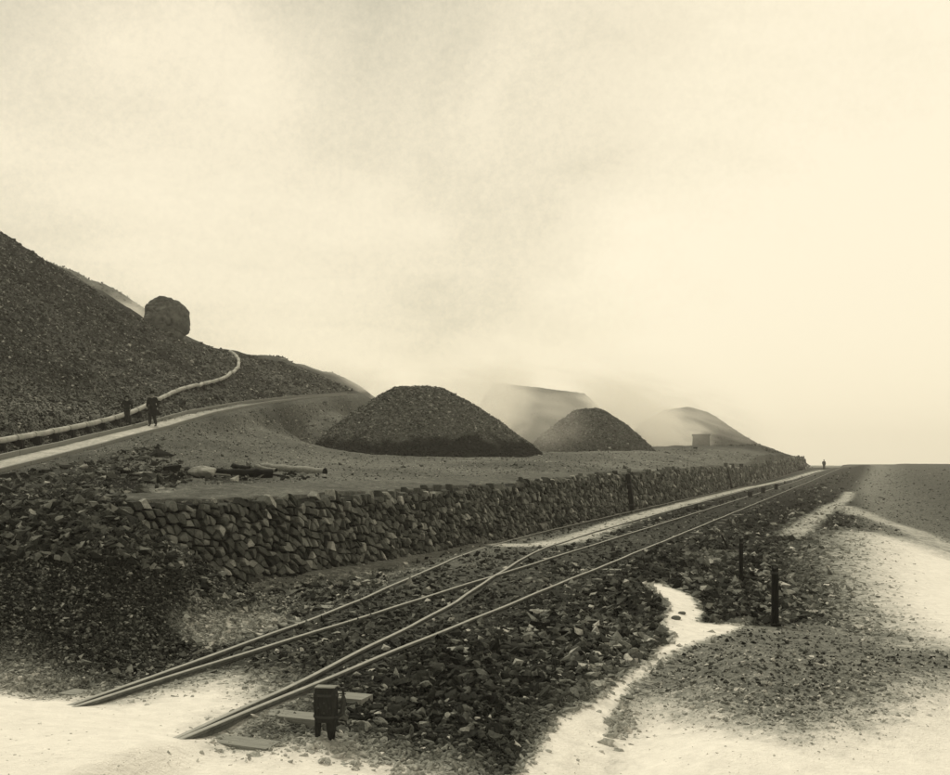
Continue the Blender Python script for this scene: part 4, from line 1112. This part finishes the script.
    def lathe(nm, prof, ry=1.1):
        V, F = [], []; n = 18
        for r_, z in prof:
            for a in range(n): an = a / n * 2 * math.pi; V.append(hd + Vector((math.cos(an) * r_, math.sin(an) * r_ * ry, z)) * k)
        for i in range(len(prof) - 1):
            for a in range(n): F.append((i * n + a, i * n + (a + 1) % n, (i + 1) * n + (a + 1) % n, (i + 1) * n + a))
        F.append(tuple((len(prof) - 1) * n + a for a in range(n)))
        return poly_mesh(nm, V, F, M_HAT, body, smooth=True)
    if hat == 'cap':
        lathe('cap', [(.098, -.01), (.108, .02), (.105, .06), (.07, .095), (.01, .105)])
        V, F = [], []
        for i in range(7):
            an = math.pi + i / 6 * math.pi
            for rr2, z in ((.09, -.005), (.155, -.025)): V.append(hd + Vector((math.cos(an) * rr2 * .9, math.sin(an) * rr2, z)) * k)
        F = [(i * 2, i * 2 + 1, i * 2 + 3, i * 2 + 2) for i in range(6)]
        o = poly_mesh('peak', V, F, M_HAT, body); sd = o.modifiers.new('solid', 'SOLIDIFY'); sd.thickness = .008
    else:
        lathe('hat', [(.165, .0), (.17, .012), (.105, .02), (.10, .07), (.092, .115), (.06, .13), (.01, .128)])
    return body
b = at(127, 424.5)
person(b, 0.15, 28.5 * b.y / FPX * 0.99, dict(elL=(-.31, .05, 1.16), wrL=(-.22, -.08, .98), haL=(-.19, -.10, .93), elR=(.31, .05, 1.17), wrR=(.22, -.08, .98), haR=(.19, -.10, .93),
       knL=(-.07, -.02, .49), knR=(.07, -.02, .49), anL=(-.06, .02, .08), anR=(.06, .02, .08), toL=(-.08, -.14, .03), toR=(.08, -.14, .03)), 'shorter man in dark jacket standing by the pipe with hands at his pockets', 0.18)
b = at(152.5, 426.5)
person(b, -0.25, 34.5 * b.y / FPX * 0.98, dict(knL=(-.10, -.10, .50), anL=(-.10, -.05, .09), toL=(-.11, -.22, .04), anR=(.12, .14, .09), toR=(.13, -.02, .03),
       elR=(.27, .09, 1.17), wrR=(.27, .02, .94), haR=(.265, 0, .87), elL=(-.27, -.02, 1.17), wrL=(-.22, -.14, .98), haL=(-.20, -.17, .92)), 'taller man in long flared black coat and hat walking on the pale footpath', 0.55, 0.24, 'hat')
b = at(824, 468)
Yf = 186.0
fx = (824 - 475) * Yf / FPX
person(Vector((fx, Yf, float(Hq(fx, Yf)))), 0.0, 1.8, dict(elL=(-.30, .03, 1.16), wrL=(-.2, -.08, .98), haL=(-.17, -.1, .93)), 'tiny distant man standing alone where the railway meets the skyline', 0.3)

# ------------------------------------------------------------------ air and smoke
def vol_material(name, dens, noise_scale=None, col=(1.0, 0.975, 0.92), lo=0.42, hi=0.75, seed=0.0):
    m = bpy.data.materials.new(name); m.use_nodes = True; nt = m.node_tree; nt.nodes.clear()
    out = nt.nodes.new('ShaderNodeOutputMaterial'); pv = nt.nodes.new('ShaderNodeVolumePrincipled')
    pv.inputs['Color'].default_value = (*col, 1); pv.inputs['Density'].default_value = dens; pv.inputs['Anisotropy'].default_value = 0.33
    nt.links.new(pv.outputs[0], out.inputs['Volume'])
    if noise_scale:
        t = nt.nodes.new('ShaderNodeTexCoord'); mpn = nt.nodes.new('ShaderNodeMapping'); mpn.inputs['Location'].default_value = (seed, seed * .7, 0); mpn.inputs['Scale'].default_value = (0.75, 1.0, 1.5); mpn.inputs['Rotation'].default_value = (0, 0.6, 0)
        nt.links.new(t.outputs['Object'], mpn.inputs[0])
        n = nt.nodes.new('ShaderNodeTexNoise'); n.inputs['Scale'].default_value = noise_scale; n.inputs['Detail'].default_value = 3; n.inputs['Distortion'].default_value = .6
        nt.links.new(mpn.outputs[0], n.inputs[0])
        mr = nt.nodes.new('ShaderNodeMapRange'); mr.inputs['From Min'].default_value = lo; mr.inputs['From Max'].default_value = hi
        nt.links.new(n.outputs[0], mr.inputs[0])
        ln = nt.nodes.new('ShaderNodeVectorMath'); ln.operation = 'LENGTH'; nt.links.new(t.outputs['Object'], ln.inputs[0])
        fo = nt.nodes.new('ShaderNodeMapRange'); fo.interpolation_type = 'SMOOTHSTEP'; fo.inputs['From Min'].default_value = 1.0; fo.inputs['From Max'].default_value = 0.25
        nt.links.new(ln.outputs['Value'], fo.inputs[0])
        a = math_n(nt, 'MULTIPLY', mr.outputs[0], fo.outputs[0]); a = math_n(nt, 'MULTIPLY', a, dens)
        nt.links.new(a, pv.inputs['Density'])
    return m
def smoke(px, py, Y, rx, ry, rz_, dens, seed, tilt=0.0, ns=2.2, lo=.40, hi=.72):
    V, F = ico(3)
    me_o = mesh_np('smoke', V * 1.0, F, vol_material('ore_smoke', dens, ns, seed=seed, lo=lo, hi=hi), smooth=True)
    me_o.location = ((px - 475) * Y / FPX, Y, CAM_H + (HOR - py) * Y / FPX)
    me_o.scale = (rx, ry, rz_); me_o.rotation_euler = (0, tilt, 0)
    me_o['kind'] = 'stuff'
smoke(492, 415, 150, 7, 12, 10, 0.26, 1.0, -.3)
smoke(470, 392, 118, 9, 10, 4, 0.14, 7.0, .2)
smoke(640, 412, 160, 14, 16, 7, 0.15, 2.0, .35)
smoke(672, 432, 178, 9, 12, 5, 0.32, 3.0, .4)
smoke(610, 398, 138, 7, 9, 3.2, 0.25, 4.0, .3)
smoke(372, 398, 120, 6, 10, 4.5, 0.18, 5.0, -.3)
smoke(137, 312, 118, 4, 6, 3.0, 0.30, 6.0, .3)
smoke(560, 392, 172, 26, 10, 9, 0.10, 8.0, .15, 2.4, .42, .68)
smoke(545, 425, 108, 6, 5, 4.0, 0.10, 12.0, .1, 1.6, .25, .8)
smoke(455, 405, 100, 7, 5, 4.5, 0.12, 13.0, -.2, 1.8, .3, .8)
smoke(612, 402, 150, 5, 7, 4.5, 0.20, 14.0, .6, 2.2, .3, .75)
smoke(500, 408, 190, 8, 9, 13, 0.34, 15.0, .3, 1.8, .3, .75)
smoke(650, 428, 200, 12, 9, 7, 0.30, 16.0, .5, 2.0, .3, .75)
smoke(690, 412, 205, 22, 12, 8, 0.11, 9.0, .3, 2.4, .42, .68)
smoke(640, 372, 185, 26, 12, 8, 0.025, 10.0, .35, 1.6, .35, .8)
smoke(330, 378, 116, 9, 7, 3.2, 0.10, 11.0, .1, 1.8, .3, .75)
# even haze of the valley: one closed box round camera and scene
V, F = box_pts((0, 540, 16.0), 2900, 1180, 40.0)
hz_ = poly_mesh('haze', V, [f[::-1] for f in F], vol_material('valley_haze', 0.0006, col=(1.0, 0.975, 0.92)))
tag(hz_, kind='stuff')
bm = bmesh.new(); bm.from_mesh(hz_.data); bmesh.ops.recalc_face_normals(bm, faces=bm.faces); bm.to_mesh(hz_.data); bm.free()
